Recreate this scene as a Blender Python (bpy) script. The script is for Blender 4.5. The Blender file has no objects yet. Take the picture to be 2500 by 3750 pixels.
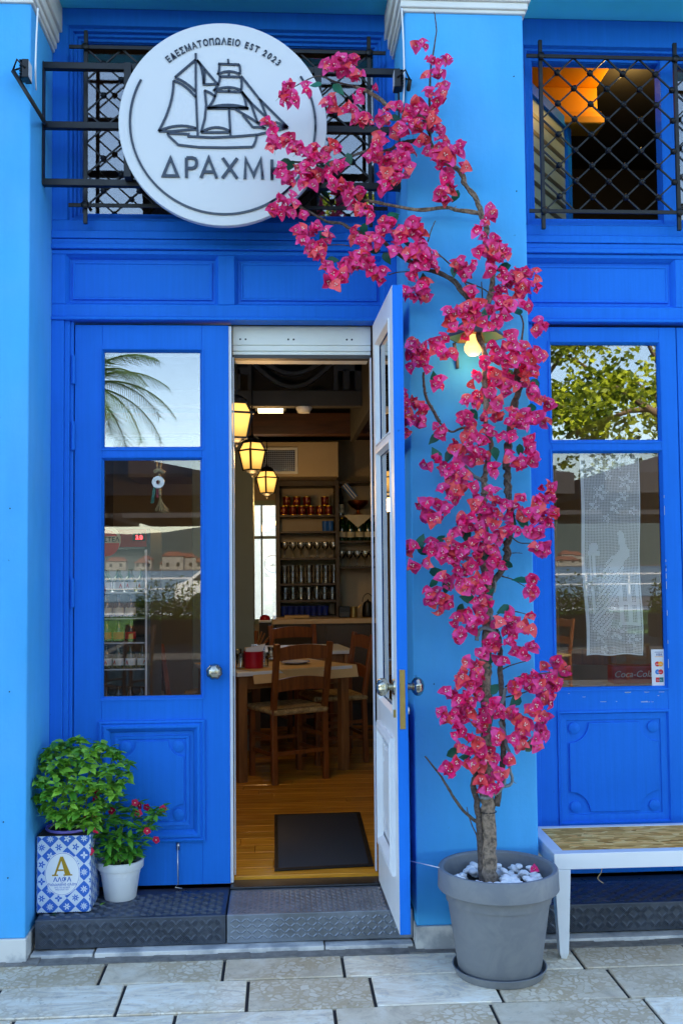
import bpy, bmesh, math, random
from mathutils import Vector, Matrix, Euler
R = math.radians
rnd = random.Random(11)
sc = bpy.context.scene
col = sc.collection

# ------------------------------------------------------------------ camera
CF, YAW, PIT, ROL = 3750.0, .0609, .0518, -.0096      # focal length in photo pixels, attitude
CAM = Vector((0, -4.36, 1.46))
c_f = Vector((math.sin(YAW)*math.cos(PIT), math.cos(YAW)*math.cos(PIT), math.sin(PIT)))
c_r = Vector((math.cos(YAW), -math.sin(YAW), 0)); c_u = c_r.cross(c_f)
c_r, c_u = (math.cos(ROL)*c_r + math.sin(ROL)*c_u), (-math.sin(ROL)*c_r + math.cos(ROL)*c_u)
cd = bpy.data.cameras.new('camera'); cam = bpy.data.objects.new('camera', cd); col.objects.link(cam)
cd.sensor_fit = 'VERTICAL'; cd.sensor_height = 36; cd.sensor_width = 24; cd.lens = 36*CF/3750
cd.clip_start = .05; cd.clip_end = 4000
cam.matrix_world = Matrix(((c_r.x, c_u.x, -c_f.x, CAM.x), (c_r.y, c_u.y, -c_f.y, CAM.y), (c_r.z, c_u.z, -c_f.z, CAM.z), (0, 0, 0, 1)))
sc.camera = cam

# ------------------------------------------------------------------ sky, sun, exposure
SUN_EL, SUN_AZ = 47, 14            # the sun stands behind the building: the shopfront is in open shade
w = bpy.data.worlds.new('World'); sc.world = w; w.use_nodes = True
nt = w.node_tree; nt.nodes.clear()
o_ = nt.nodes.new('ShaderNodeOutputWorld'); b_ = nt.nodes.new('ShaderNodeBackground'); s_ = nt.nodes.new('ShaderNodeTexSky')
s_.sky_type = 'NISHITA'; s_.sun_disc = False; s_.sun_elevation = R(SUN_EL); s_.sun_rotation = R(SUN_AZ)
s_.air_density = 1.0; s_.dust_density = .1; s_.ozone_density = 2.5
b_.inputs['Strength'].default_value = .13
nt.links.new(s_.outputs[0], b_.inputs[0]); nt.links.new(b_.outputs[0], o_.inputs[0])
sd = bpy.data.lights.new('sun', 'SUN'); sd.energy = 4.0; sd.angle = R(.5); sd.color = (1, .95, .87)
sun = bpy.data.objects.new('sun', sd); col.objects.link(sun)
sdir = Vector((math.sin(R(SUN_AZ))*math.cos(R(SUN_EL)), math.cos(R(SUN_AZ))*math.cos(R(SUN_EL)), math.sin(R(SUN_EL))))
sun.rotation_euler = sdir.to_track_quat('Z', 'Y').to_euler(); sun.location = (0, 10, 14)
vs = sc.view_settings; vs.view_transform = 'Standard'; vs.look = 'None'; vs.exposure = 2.42; vs.gamma = 1; vs.use_white_balance = True; vs.white_balance_temperature = 7300
sc.cycles.use_denoising = True
sc.cycles.max_bounces = 8; sc.cycles.transparent_max_bounces = 24; sc.cycles.caustics_reflective = False; sc.cycles.caustics_refractive = False
sc.cycles.sample_clamp_indirect = 6

def ray(x, y): return c_f + c_r*((x-1250)/CF) - c_u*((y-1875)/CF)
def at(x, y, Y):                      # photo pixel -> point on the upright plane at depth Y
    d = ray(x, y); return CAM + d*((Y-CAM.y)/d.y)
def atz(x, y, Z):                     # photo pixel -> point on the level plane at height Z
    d = ray(x, y); return CAM + d*((Z-CAM.z)/d.z)

# ------------------------------------------------------------------ helpers
def lin(*c):
    f = lambda v: (v/255/12.92) if v/255 <= .04045 else ((v/255+.055)/1.055)**2.4
    return tuple(f(v) for v in c)
def N(nt, t, **k):
    n = nt.nodes.new(t)
    for a, v in k.items():
        if a.startswith('i_'):
            n.inputs[a[2:]].default_value = v
        else: setattr(n, a, v)
    return n
MATS = {}
def mat(name, c, rough=.5, metal=0, var=0, vscale=6, bump=0, bscale=40, spec=.5, emit=None, estr=0, sss=0, coat=0, c2=None, det=4, dist=.002, vdist=0):
    if name in MATS: return MATS[name]
    m = bpy.data.materials.new(name); m.use_nodes = True; nt = m.node_tree; b = nt.nodes['Principled BSDF']; L = nt.links.new
    b.inputs['Base Color'].default_value = (*c, 1); b.inputs['Roughness'].default_value = rough; b.inputs['Metallic'].default_value = metal
    b.inputs['Specular IOR Level'].default_value = spec; b.inputs['Coat Weight'].default_value = coat
    if emit: b.inputs['Emission Color'].default_value = (*emit, 1); b.inputs['Emission Strength'].default_value = estr
    if var or bump or c2:
        tc = N(nt, 'ShaderNodeTexCoord'); co = tc.outputs['Object']
    if var or c2:
        n = N(nt, 'ShaderNodeTexNoise', i_Scale=vscale, i_Detail=det, i_Roughness=.6, i_Distortion=vdist); L(co, n.inputs['Vector'])
        if c2:
            mx = N(nt, 'ShaderNodeMix', data_type='RGBA'); rp = N(nt, 'ShaderNodeMapRange'); rp.inputs[1].default_value = .42; rp.inputs[2].default_value = .62
            L(n.outputs['Fac'], rp.inputs[0]); L(rp.outputs[0], mx.inputs['Factor']); mx.inputs['A'].default_value = (*c, 1); mx.inputs['B'].default_value = (*c2, 1)
            L(mx.outputs['Result'], b.inputs['Base Color'])
        else:
            h = N(nt, 'ShaderNodeHueSaturation', i_Color=(*c, 1)); rp = N(nt, 'ShaderNodeMapRange'); rp.inputs[1].default_value = .3; rp.inputs[2].default_value = .7
            rp.inputs[3].default_value = 1-var; rp.inputs[4].default_value = 1+var
            L(n.outputs['Fac'], rp.inputs[0]); L(rp.outputs[0], h.inputs['Value']); L(h.outputs[0], b.inputs['Base Color'])
            rr = N(nt, 'ShaderNodeMapRange'); rr.inputs[1].default_value = .3; rr.inputs[2].default_value = .7; rr.inputs[3].default_value = max(0, rough-var*.5); rr.inputs[4].default_value = min(1, rough+var*.5)
            L(n.outputs['Fac'], rr.inputs[0]); L(rr.outputs[0], b.inputs['Roughness'])
    if bump:
        n2 = N(nt, 'ShaderNodeTexNoise', i_Scale=bscale, i_Detail=5); L(co, n2.inputs['Vector'])
        bp = N(nt, 'ShaderNodeBump', i_Strength=bump, i_Distance=dist); L(n2.outputs['Fac'], bp.inputs['Height']); L(bp.outputs[0], b.inputs['Normal'])
    MATS[name] = m; return m
def glassmat(name, refl, tint=(1, 1, 1), rough=0.0, gcol=(1, 1, 1)):
    m = bpy.data.materials.new(name); m.use_nodes = True; nt = m.node_tree; nt.nodes.clear(); L = nt.links.new
    o = N(nt, 'ShaderNodeOutputMaterial'); mx = N(nt, 'ShaderNodeMixShader'); t = N(nt, 'ShaderNodeBsdfTransparent', i_Color=(*tint, 1)); g = N(nt, 'ShaderNodeBsdfGlossy', i_Roughness=rough, i_Color=(*gcol, 1))
    lw = N(nt, 'ShaderNodeFresnel', i_IOR=1.45); ad = N(nt, 'ShaderNodeMath', operation='ADD', use_clamp=True); ad.inputs[1].default_value = refl
    L(lw.outputs[0], ad.inputs[0]); L(ad.outputs[0], mx.inputs[0]); L(t.outputs[0], mx.inputs[1]); L(g.outputs[0], mx.inputs[2]); L(mx.outputs[0], o.inputs[0])
    MATS[name] = m; return m
def leafmat(name, c, trans=.35, rough=.45, var=.25, c2=None):
    m = bpy.data.materials.new(name); m.use_nodes = True; nt = m.node_tree; L = nt.links.new; b = nt.nodes['Principled BSDF']; o = nt.nodes['Material Output']
    oi = N(nt, 'ShaderNodeObjectInfo'); at_ = N(nt, 'ShaderNodeAttribute', attribute_name='rv'); ad = N(nt, 'ShaderNodeMath', operation='ADD'); fr = N(nt, 'ShaderNodeMath', operation='FRACT')
    L(oi.outputs['Random'], ad.inputs[0]); L(at_.outputs['Fac'], ad.inputs[1]); L(ad.outputs[0], fr.inputs[0])
    h = N(nt, 'ShaderNodeMix', data_type='RGBA'); a = tuple(x*(1-var) for x in c); d = c2 or tuple(min(1, x*(1+var)) for x in c)
    h.inputs['A'].default_value = (*a, 1); h.inputs['B'].default_value = (*d, 1); L(fr.outputs[0], h.inputs['Factor'])
    L(h.outputs['Result'], b.inputs['Base Color']); b.inputs['Roughness'].default_value = rough; b.inputs['Specular IOR Level'].default_value = .35
    tr = N(nt, 'ShaderNodeBsdfTranslucent'); L(h.outputs['Result'], tr.inputs['Color']); mx = N(nt, 'ShaderNodeMixShader', i_Fac=trans)
    L(b.outputs[0], mx.inputs[1]); L(tr.outputs[0], mx.inputs[2]); L(mx.outputs[0], o.inputs[0]); MATS[name] = m; return m

class MB:
    def __init__(s): s.v = []; s.f = []; s.m = []; s.rv = None
    def vs(s, pts): i = len(s.v); s.v += [tuple(p) for p in pts]; return i
    def face(s, idx, m=0): s.f.append(tuple(idx)); s.m.append(m)
    def quad(s, a, b, c, d, m=0): i = s.vs((a, b, c, d)); s.face((i, i+1, i+2, i+3), m)
    def box(s, x0, x1, y0, y1, z0, z1, m=0):
        i = s.vs([(x0, y0, z0), (x1, y0, z0), (x1, y1, z0), (x0, y1, z0), (x0, y0, z1), (x1, y0, z1), (x1, y1, z1), (x0, y1, z1)])
        for q in ((0, 3, 2, 1), (4, 5, 6, 7), (0, 1, 5, 4), (1, 2, 6, 5), (2, 3, 7, 6), (3, 0, 4, 7)): s.face([i+k for k in q], m)
        return s
    def frame(s, x0, x1, z0, z1, w, y0, y1, m=0, w2=None):       # picture-frame of four bars in the XZ plane
        h = w2 or w
        s.box(x0, x0+w, y0, y1, z0, z1, m); s.box(x1-w, x1, y0, y1, z0, z1, m); s.box(x0+w, x1-w, y0, y1, z1-h, z1, m); s.box(x0+w, x1-w, y0, y1, z0, z0+h, m); return s
    def mould(s, x0, x1, z0, z1, prof, m=0):                       # mitred moulding: prof = [(inset, y), ...]
        rings = [s.vs([(x0+a, y, z0+a), (x1-a, y, z0+a), (x1-a, y, z1-a), (x0+a, y, z1-a)]) for a, y in prof]
        for p, q in zip(rings, rings[1:]):
            for k in range(4):
                n = (k+1) % 4; s.face((p+k, p+n, q+n, q+k), m)
        return s
    def bar(s, a, b, w, h=None, m=0, up=(0, 0, 1)):                # square bar between two points
        a = Vector(a); b = Vector(b); d = (b-a).normalized(); u = Vector(up)
        if abs(d.dot(u)) > .95: u = Vector((0, 1, 0))
        x = d.cross(u).normalized(); y = x.cross(d).normalized(); h = h or w; P = []
        for c in (a, b):
            for sx, sy in ((-1, -1), (1, -1), (1, 1), (-1, 1)): P.append(c+x*sx*w/2+y*sy*h/2)
        i = s.vs(P)
        for q in ((3, 2, 1, 0), (4, 5, 6, 7), (0, 1, 5, 4), (1, 2, 6, 5), (2, 3, 7, 6), (3, 0, 4, 7)): s.face([i+k for k in q], m)
        return s
    def tube(s, pts, rad, n=6, m=0, cap=True, wob=0):
        pts = [Vector(p) for p in pts]; k = len(pts); rad = rad if isinstance(rad, (list, tuple)) else [rad]*k
        prev = None; rings = []
        for i, p in enumerate(pts):
            d = (pts[min(i+1, k-1)]-pts[max(i-1, 0)])
            d = d.normalized() if d.length > 1e-9 else Vector((0, 0, 1))
            if prev is None:
                u = Vector((0, 0, 1)) if abs(d.z) < .9 else Vector((1, 0, 0)); x = d.cross(u).normalized()
            else:
                x = prev-d*prev.dot(d); x = x.normalized() if x.length > 1e-6 else d.orthogonal().normalized()
            prev = x; y = d.cross(x)
            rings.append(s.vs([p+(x*math.cos(2*math.pi*j/n)+y*math.sin(2*math.pi*j/n))*rad[i]*(1+(rnd.uniform(-wob, wob) if wob else 0)) for j in range(n)]))
        for a, b in zip(rings, rings[1:]):
            for j in range(n): s.face((a+j, a+(j+1) % n, b+(j+1) % n, b+j), m)
        if cap: s.face([rings[0]+j for j in reversed(range(n))], m); s.face([rings[-1]+j for j in range(n)], m)
        return s
    def lathe(s, prof, n=24, c=(0, 0, 0), m=0, flute=None, axis='z', capb=False, capt=False):
        rings = []
        for i, (r, z) in enumerate(prof):
            P = []
            for j in range(n):
                a = 2*math.pi*j/n; rr = r*(flute(a, i/(len(prof)-1)) if flute else 1)
                x, y = rr*math.cos(a), rr*math.sin(a)
                P.append((c[0]+x, c[1]+y, c[2]+z) if axis == 'z' else ((c[0]+x, c[1]-z, c[2]+y) if axis == 'y' else (c[0]-z, c[1]+x, c[2]+y)))
            rings.append(s.vs(P))
        for a, b in zip(rings, rings[1:]):
            for j in range(n): s.face((a+j, a+(j+1) % n, b+(j+1) % n, b+j), m)
        if capb: s.face([rings[0]+j for j in reversed(range(n))], m)
        if capt: s.face([rings[-1]+j for j in range(n)], m)
        return s
    def prism(s, poly, y0, y1, m=0):                               # polygon in XZ pushed from y0 (front) to y1
        n = len(poly); a = s.vs([(x, y0, z) for x, z in poly]); b = s.vs([(x, y1, z) for x, z in poly])
        s.face([a+k for k in range(n)], m); s.face([b+k for k in reversed(range(n))], m)
        for k in range(n): j = (k+1) % n; s.face((a+j, a+k, b+k, b+j), m)
        return s
    def ribbon(s, pts, wd, y0, y1, m=0, closed=False):             # flat raised line in the XZ plane
        P = [Vector((p[0], p[1])) for p in pts]; n = len(P); A = []; B = []
        for i in range(n):
            a = P[(i-1) % n] if (closed or i) else P[i]; b = P[(i+1) % n] if (closed or i < n-1) else P[i]
            d1 = (P[i]-a); d2 = (b-P[i]); d1 = d1.normalized() if d1.length > 1e-9 else d2.normalized(); d2 = d2.normalized() if d2.length > 1e-9 else d1
            t = d1+d2; t = t.normalized() if t.length > 1e-6 else d1; nn = Vector((-t.y, t.x)); k = 1/max(.45, nn.dot(Vector((-d1.y, d1.x))))
            A.append(P[i]+nn*wd/2*k); B.append(P[i]-nn*wd/2*k)
        r = range(n) if closed else range(n-1)
        fa = s.vs([(p.x, y0, p.y) for p in A]); fb = s.vs([(p.x, y0, p.y) for p in B]); ba = s.vs([(p.x, y1, p.y) for p in A]); bb = s.vs([(p.x, y1, p.y) for p in B])
        for i in r:
            j = (i+1) % n
            s.face((fa+i, fb+i, fb+j, fa+j), m); s.face((fa+i, fa+j, ba+j, ba+i), m); s.face((fb+j, fb+i, bb+i, bb+j), m)
        if not closed:
            s.face((fa, ba, bb, fb), m); s.face((fa+n-1, fb+n-1, bb+n-1, ba+n-1), m)
        return s
    def mesh(s, name, mats, smooth=False):
        me = bpy.data.meshes.new(name); me.from_pydata(s.v, [], s.f)
        for m in (mats if isinstance(mats, (list, tuple)) else [mats]): me.materials.append(MATS[m] if isinstance(m, str) else m)
        me.polygons.foreach_set('material_index', s.m)
        if smooth: me.polygons.foreach_set('use_smooth', [True]*len(s.f))
        if s.rv is not None:
            a = me.attributes.new('rv', 'FLOAT', 'FACE'); a.data.foreach_set('value', s.rv)
        me.update(); return me
    def build(s, name, mats, parent=None, smooth=False, bevel=0, seg=2, fix=True, angle=False):
        me = s.mesh(name, mats, smooth)
        if fix:
            bm = bmesh.new(); bm.from_mesh(me); bmesh.ops.recalc_face_normals(bm, faces=bm.faces); bm.to_mesh(me); bm.free()
        o = obj(name, me, parent)
        if bevel:
            md = o.modifiers.new('bevel', 'BEVEL'); md.width = bevel; md.segments = seg; md.limit_method = 'ANGLE'; md.angle_limit = R(40); md.use_clamp_overlap = True
        if angle: me.set_sharp_from_angle(angle=R(angle))
        return o
def obj(name, me, parent=None, M=None):
    o = bpy.data.objects.new(name, me); col.objects.link(o)
    if parent is not None:
        o.parent = parent
        if parent.parent is None and parent.type == 'EMPTY': o.matrix_parent_inverse = parent.matrix_basis.inverted()
    if M is not None: o.matrix_basis = M
    return o
def tag(o, label=None, cat=None, group=None, kind=None):
    if label: o['label'] = label
    if cat: o['category'] = cat
    if group: o['group'] = group
    if kind: o['kind'] = kind
    return o
def thing(name, label, cat, loc=(0, 0, 0), group=None):
    o = bpy.data.objects.new(name, None); o.empty_display_size = .1; col.objects.link(o); o.location = loc
    o.matrix_basis = Matrix.Translation(loc); return tag(o, label, cat, group)
def copy_tree(root, M, label=None, group=None):
    kids = {}
    for o in col.objects:
        if o.parent is not None: kids.setdefault(o.parent, []).append(o)
    def rec(o, par):
        c = o.copy(); col.objects.link(c)
        if par is not None: c.parent = par
        for k in kids.get(o, ()): rec(k, c)
        return c
    c = rec(root, None); c.matrix_basis = M
    if label: c['label'] = label
    if group: c['group'] = group
    return c
_tx = {}
def text_mesh(s, size=1, ext=.002, off=0, mtl=None, align='CENTER', space=1, shear=0):
    cu = bpy.data.curves.new('txt', 'FONT'); cu.body = s; cu.size = size; cu.extrude = ext; cu.offset = off; cu.align_x = align; cu.space_character = space; cu.shear = shear; cu.resolution_u = 4
    o = bpy.data.objects.new('txt', cu); col.objects.link(o); dg = bpy.context.evaluated_depsgraph_get(); dg.update()
    me = bpy.data.meshes.new_from_object(o.evaluated_get(dg)); bpy.data.objects.remove(o); bpy.data.curves.remove(cu)
    me.materials.clear(); me.materials.append(MATS[mtl] if isinstance(mtl, str) else mtl); return me
UPR = Matrix.Rotation(R(90), 4, 'X')            # text lying in XY -> standing, facing -Y
def put_text(name, s, x, y, z, size, ext, mtl, parent, off=0, rot=0, align='CENTER', space=1, shear=0, sx=1):
    me = text_mesh(s, size, ext, off, mtl, align, space, shear)
    M = Matrix.Translation((x, y, z)) @ Matrix.Rotation(-rot, 4, 'Y') @ UPR @ Matrix.Diagonal((sx, 1, 1, 1))
    return obj(name, me, parent, M)
def bez(a, c, b, n=6): return [((1-t)**2*a[0]+2*t*(1-t)*c[0]+t*t*b[0], (1-t)**2*a[1]+2*t*(1-t)*c[1]+t*t*b[1]) for t in [i/n for i in range(n+1)]]
def smooth_path(pts, n=4):
    P = [Vector(p) for p in pts]; out = []
    for i in range(len(P)-1):
        p0 = P[max(i-1, 0)]; p1 = P[i]; p2 = P[i+1]; p3 = P[min(i+2, len(P)-1)]
        for k in range(n):
            t = k/n; out.append(.5*((2*p1)+(p2-p0)*t+(2*p0-5*p1+4*p2-p3)*t*t+(3*p1-p0-3*p2+p3)*t**3))
    out.append(P[-1]); return out

# ------------------------------------------------------------------ materials
def paint(name, c, chip, rough, spec, streak, chipt, nick, bump, bsc):
    m = mat(name, c, rough, spec=spec); nt = m.node_tree; b = nt.nodes['Principled BSDF']; L = nt.links.new; tc = N(nt, 'ShaderNodeTexCoord'); co = tc.outputs['Object']
    def noise(scale, det=4, vec=None, rg=.6):
        n = N(nt, 'ShaderNodeTexNoise', i_Scale=scale, i_Detail=det, i_Roughness=rg); src = co
        if vec: mp = N(nt, 'ShaderNodeVectorMath', operation='MULTIPLY'); mp.inputs[1].default_value = vec; L(co, mp.inputs[0]); src = mp.outputs[0]
        L(src, n.inputs['Vector']); return n.outputs['Fac']
    def rng(f, a, b_, c_, d): r = N(nt, 'ShaderNodeMapRange'); r.inputs[1].default_value = a; r.inputs[2].default_value = b_; r.inputs[3].default_value = c_; r.inputs[4].default_value = d; L(f, r.inputs[0]); return r.outputs[0]
    h = N(nt, 'ShaderNodeHueSaturation', i_Color=(*c, 1)); mu = N(nt, 'ShaderNodeMath', operation='MULTIPLY'); L(rng(noise(1.6, 5), .3, .7, .93, 1.06), mu.inputs[0]); L(rng(noise(1, 5, streak), .3, .7, .95, 1.05), mu.inputs[1]); L(mu.outputs[0], h.inputs['Value'])
    L(rng(noise(2.3, 3), .3, .7, 1.0, 1.04), h.inputs['Saturation'])
    mx = N(nt, 'ShaderNodeMix', data_type='RGBA'); pk = N(nt, 'ShaderNodeMath', operation='MULTIPLY'); L(rng(noise(70, 6, None, .7), chipt, chipt+.02, 0, 1), pk.inputs[0]); L(rng(noise(2.1, 2), .52, .60, 0, .8), pk.inputs[1]); L(pk.outputs[0], mx.inputs['Factor']); L(h.outputs[0], mx.inputs['A']); mx.inputs['B'].default_value = (*chip, 1)
    nk = N(nt, 'ShaderNodeMix', data_type='RGBA'); L(rng(noise(26, 3, None, .5), nick, nick+.02, 0, .5), nk.inputs['Factor']); L(mx.outputs['Result'], nk.inputs['A']); nk.inputs['B'].default_value = (c[0]*.35, c[1]*.4, c[2]*.45, 1)
    L(nk.outputs['Result'], b.inputs['Base Color']); L(rng(noise(5, 4), .3, .7, rough-.08, rough+.1), b.inputs['Roughness'])
    ad = N(nt, 'ShaderNodeMath', operation='ADD'); L(noise(bsc, 6), ad.inputs[0]); L(rng(noise(1, 4, (streak[0]*3, streak[1]*3, streak[2]*3)), 0, 1, 0, .8), ad.inputs[1])
    bp = N(nt, 'ShaderNodeBump', i_Strength=bump, i_Distance=.002); L(ad.outputs[0], bp.inputs['Height']); L(bp.outputs[0], b.inputs['Normal'])
paint('deep_blue', lin(0, 118, 224), lin(70, 120, 190), .42, .07, (60, 60, 2.2), .70, .755, .3, 70)
paint('sky_blue', lin(76, 176, 240), lin(170, 205, 230), .85, .2, (9, 9, 1.6), .72, .745, .55, 38)
mat('soffit_teal', (.03, .72, .98), .7, var=.08, vscale=2)
mat('plaster_white', lin(225, 228, 225), .8, var=.06, vscale=5, bump=.6, bscale=25, dist=.004)
mat('door_white', lin(225, 230, 235), .4, var=.05, vscale=8, bump=.1, bscale=30)
mat('box_white', lin(244, 246, 236), .45, var=.06, vscale=4)
mat('marble_white', lin(215, 215, 212), .45, c2=lin(160, 165, 170), vscale=9)
mat('black_iron', lin(22, 24, 28), .42, metal=.3, var=.2, vscale=20, bump=.15, bscale=80)
mat('steel', lin(190, 195, 200), .28, metal=1)
mat('sign_white', lin(214, 218, 222), .35, spec=.4)
mat('sign_dark', lin(18, 34, 52), .08, spec=.6)
mat('step_dark', lin(72, 80, 92), .36, metal=.5, var=.25, vscale=10)
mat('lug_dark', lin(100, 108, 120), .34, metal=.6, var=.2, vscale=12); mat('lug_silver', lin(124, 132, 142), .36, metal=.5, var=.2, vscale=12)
mat('step_silver', lin(128, 138, 150), .4, metal=.4, c2=lin(108, 114, 120), vscale=7)
mat('rubber', lin(12, 12, 14), .55, var=.1, vscale=20, spec=.3)
mat('nub', lin(40, 40, 43), .35)
mat('grey_plastic', lin(112, 117, 124), .52, c2=lin(122, 126, 130), vscale=9, bump=.15, bscale=60, det=9, vdist=1.5)
mat('white_plastic', lin(232, 236, 240), .4, var=.03)
mat('lilac_plastic', lin(130, 120, 220), .4)
mat('soil', lin(40, 30, 22), .95, var=.4, vscale=60, bump=1, bscale=90)
mat('bark', lin(150, 130, 112), .9, c2=lin(92, 80, 70), vscale=60, bump=1, bscale=90, dist=.008, det=8)
mat('bark_dark', lin(100, 88, 80), .9, c2=lin(60, 52, 48), vscale=90, det=8, bump=1, bscale=120, dist=.003)
mat('liana', lin(120, 128, 130), .75, var=.2, vscale=60)
mat('green_stem', lin(110, 140, 60), .6, var=.2, vscale=30)
mat('pebble', lin(240, 240, 240), .5, var=.04, vscale=15)
mat('bench_white', lin(222, 227, 232), .38, var=.03, vscale=4)
mat('brass', lin(190, 165, 105), .35, metal=1)
mat('lamp_metal', lin(90, 92, 96), .5, metal=.6)
mat('bulb', (1, .75, .35), .2, emit=(1, .56, .17), estr=.42)
mat('lantern_glass', lin(220, 160, 70), .5, emit=(1, .54, .13), estr=1.5)
mat('lantern_core', (1, .9, .6), .5, emit=(1, .80, .42), estr=1.2)
mat('led_red', (1, .02, .02), .5, emit=(1, .03, .04), estr=3)
mat('dark_wood', lin(38, 30, 26), .5, var=.2, vscale=8)
mat('grey_wood', lin(60, 58, 56), .45, var=.15, vscale=8)
mat('int_wall', lin(150, 148, 140), .8, var=.05)
mat('int_dark', lin(46, 44, 42), .8, var=.1)
mat('cream', lin(190, 175, 150), .7, var=.05)
mat('counter_top', lin(205, 175, 130), .4, var=.08, vscale=12)
mat('cabinet', lin(70, 58, 46), .5, var=.12, vscale=8)
mat('rush', lin(178, 150, 100), .8, c2=lin(130, 104, 62), vscale=40, bump=.8, bscale=150)
mat('table_white', lin(215, 220, 222), .4)
mat('paper', lin(205, 172, 120), .75, var=.06, vscale=10, bump=.3, bscale=25, dist=.004)
mat('red_enamel', lin(165, 14, 40), .3)
mat('red_tin', lin(104, 12, 14), .3, metal=.3)
mat('gold', lin(196, 152, 40), .25, metal=.85)
mat('gold_print', lin(176, 140, 30), .35, metal=.2)
mat('blue_glass', lin(30, 50, 130), .1, spec=.8)
mat('bottle_dark', lin(16, 22, 14), .08, spec=.9)
mat('bottle_green', lin(14, 48, 24), .08, spec=.9)
mat('bottle_brown', lin(42, 20, 8), .08, spec=.9)
mat('label_cream', lin(210, 205, 185), .6)
mat('label_red', lin(190, 30, 30), .5)
mat('print_blue', lin(28, 100, 190), .5)
mat('black_plastic', lin(14, 14, 15), .4)
mat('copper', lin(150, 80, 45), .3, metal=1)
mat('plate', lin(210, 215, 225), .25)
mat('plate_rim', lin(60, 90, 160), .25)
mat('rope', lin(190, 165, 120), .8, var=.15, vscale=80)
mat('ribbon_green', lin(20, 110, 90), .5)
mat('ribbon_red', lin(150, 20, 40), .5)
mat('silver_coin', lin(190, 192, 195), .3, metal=.9, bump=.8, bscale=150)
mat('lace', (.95, .95, .95), .9, spec=.1)
mat('ochre', lin(225, 150, 30), .6, var=.04)
mat('frosted', lin(150, 165, 150), .4)
mat('frosted_dark', lin(60, 66, 60), .4)
mat('curtain_dark', lin(20, 18, 20), .9)
mat('fridge_red', lin(150, 16, 24), .4)
mat('fridge_grey', lin(60, 62, 64), .4)
mat('visa_blue', lin(20, 40, 130), .5); mat('card_red', lin(210, 30, 40), .5); mat('card_yellow', lin(245, 160, 30), .5); mat('card_blue', lin(20, 120, 200), .5); mat('card_teal', lin(0, 110, 110), .5)
mat('foil_green', lin(0, 96, 84), .4)
glassmat('pane_glass', .018); glassmat('pane_glass_top', .085)
glassmat('pane_upper', .07)
glassmat('clear_glass', .10, tint=(.93, .95, .95))
leafmat('bract_magenta', (.98, .018, .20), .26, .5, .25, c2=(1, .10, .40))
leafmat('bract_deep', (.86, .008, .14), .16, .5, .3)
leafmat('bract_coral', (1, .065, .085), .16, .5, .2, c2=(1, .15, .17))
mat('stamen', lin(245, 235, 225), .6)
leafmat('boug_leaf', lin(20, 104, 80), .15, .35, .3)
leafmat('basil_leaf', (.07, .38, .035), .14, .45, .35, c2=(.30, .62, .07))
leafmat('vinca_leaf', (.045, .30, .035), .14, .4, .3, c2=(.17, .50, .06))
leafmat('vinca_petal', lin(225, 20, 76), .3, .5, .2)
mat('vinca_eye', lin(255, 240, 200), .6)
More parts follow.
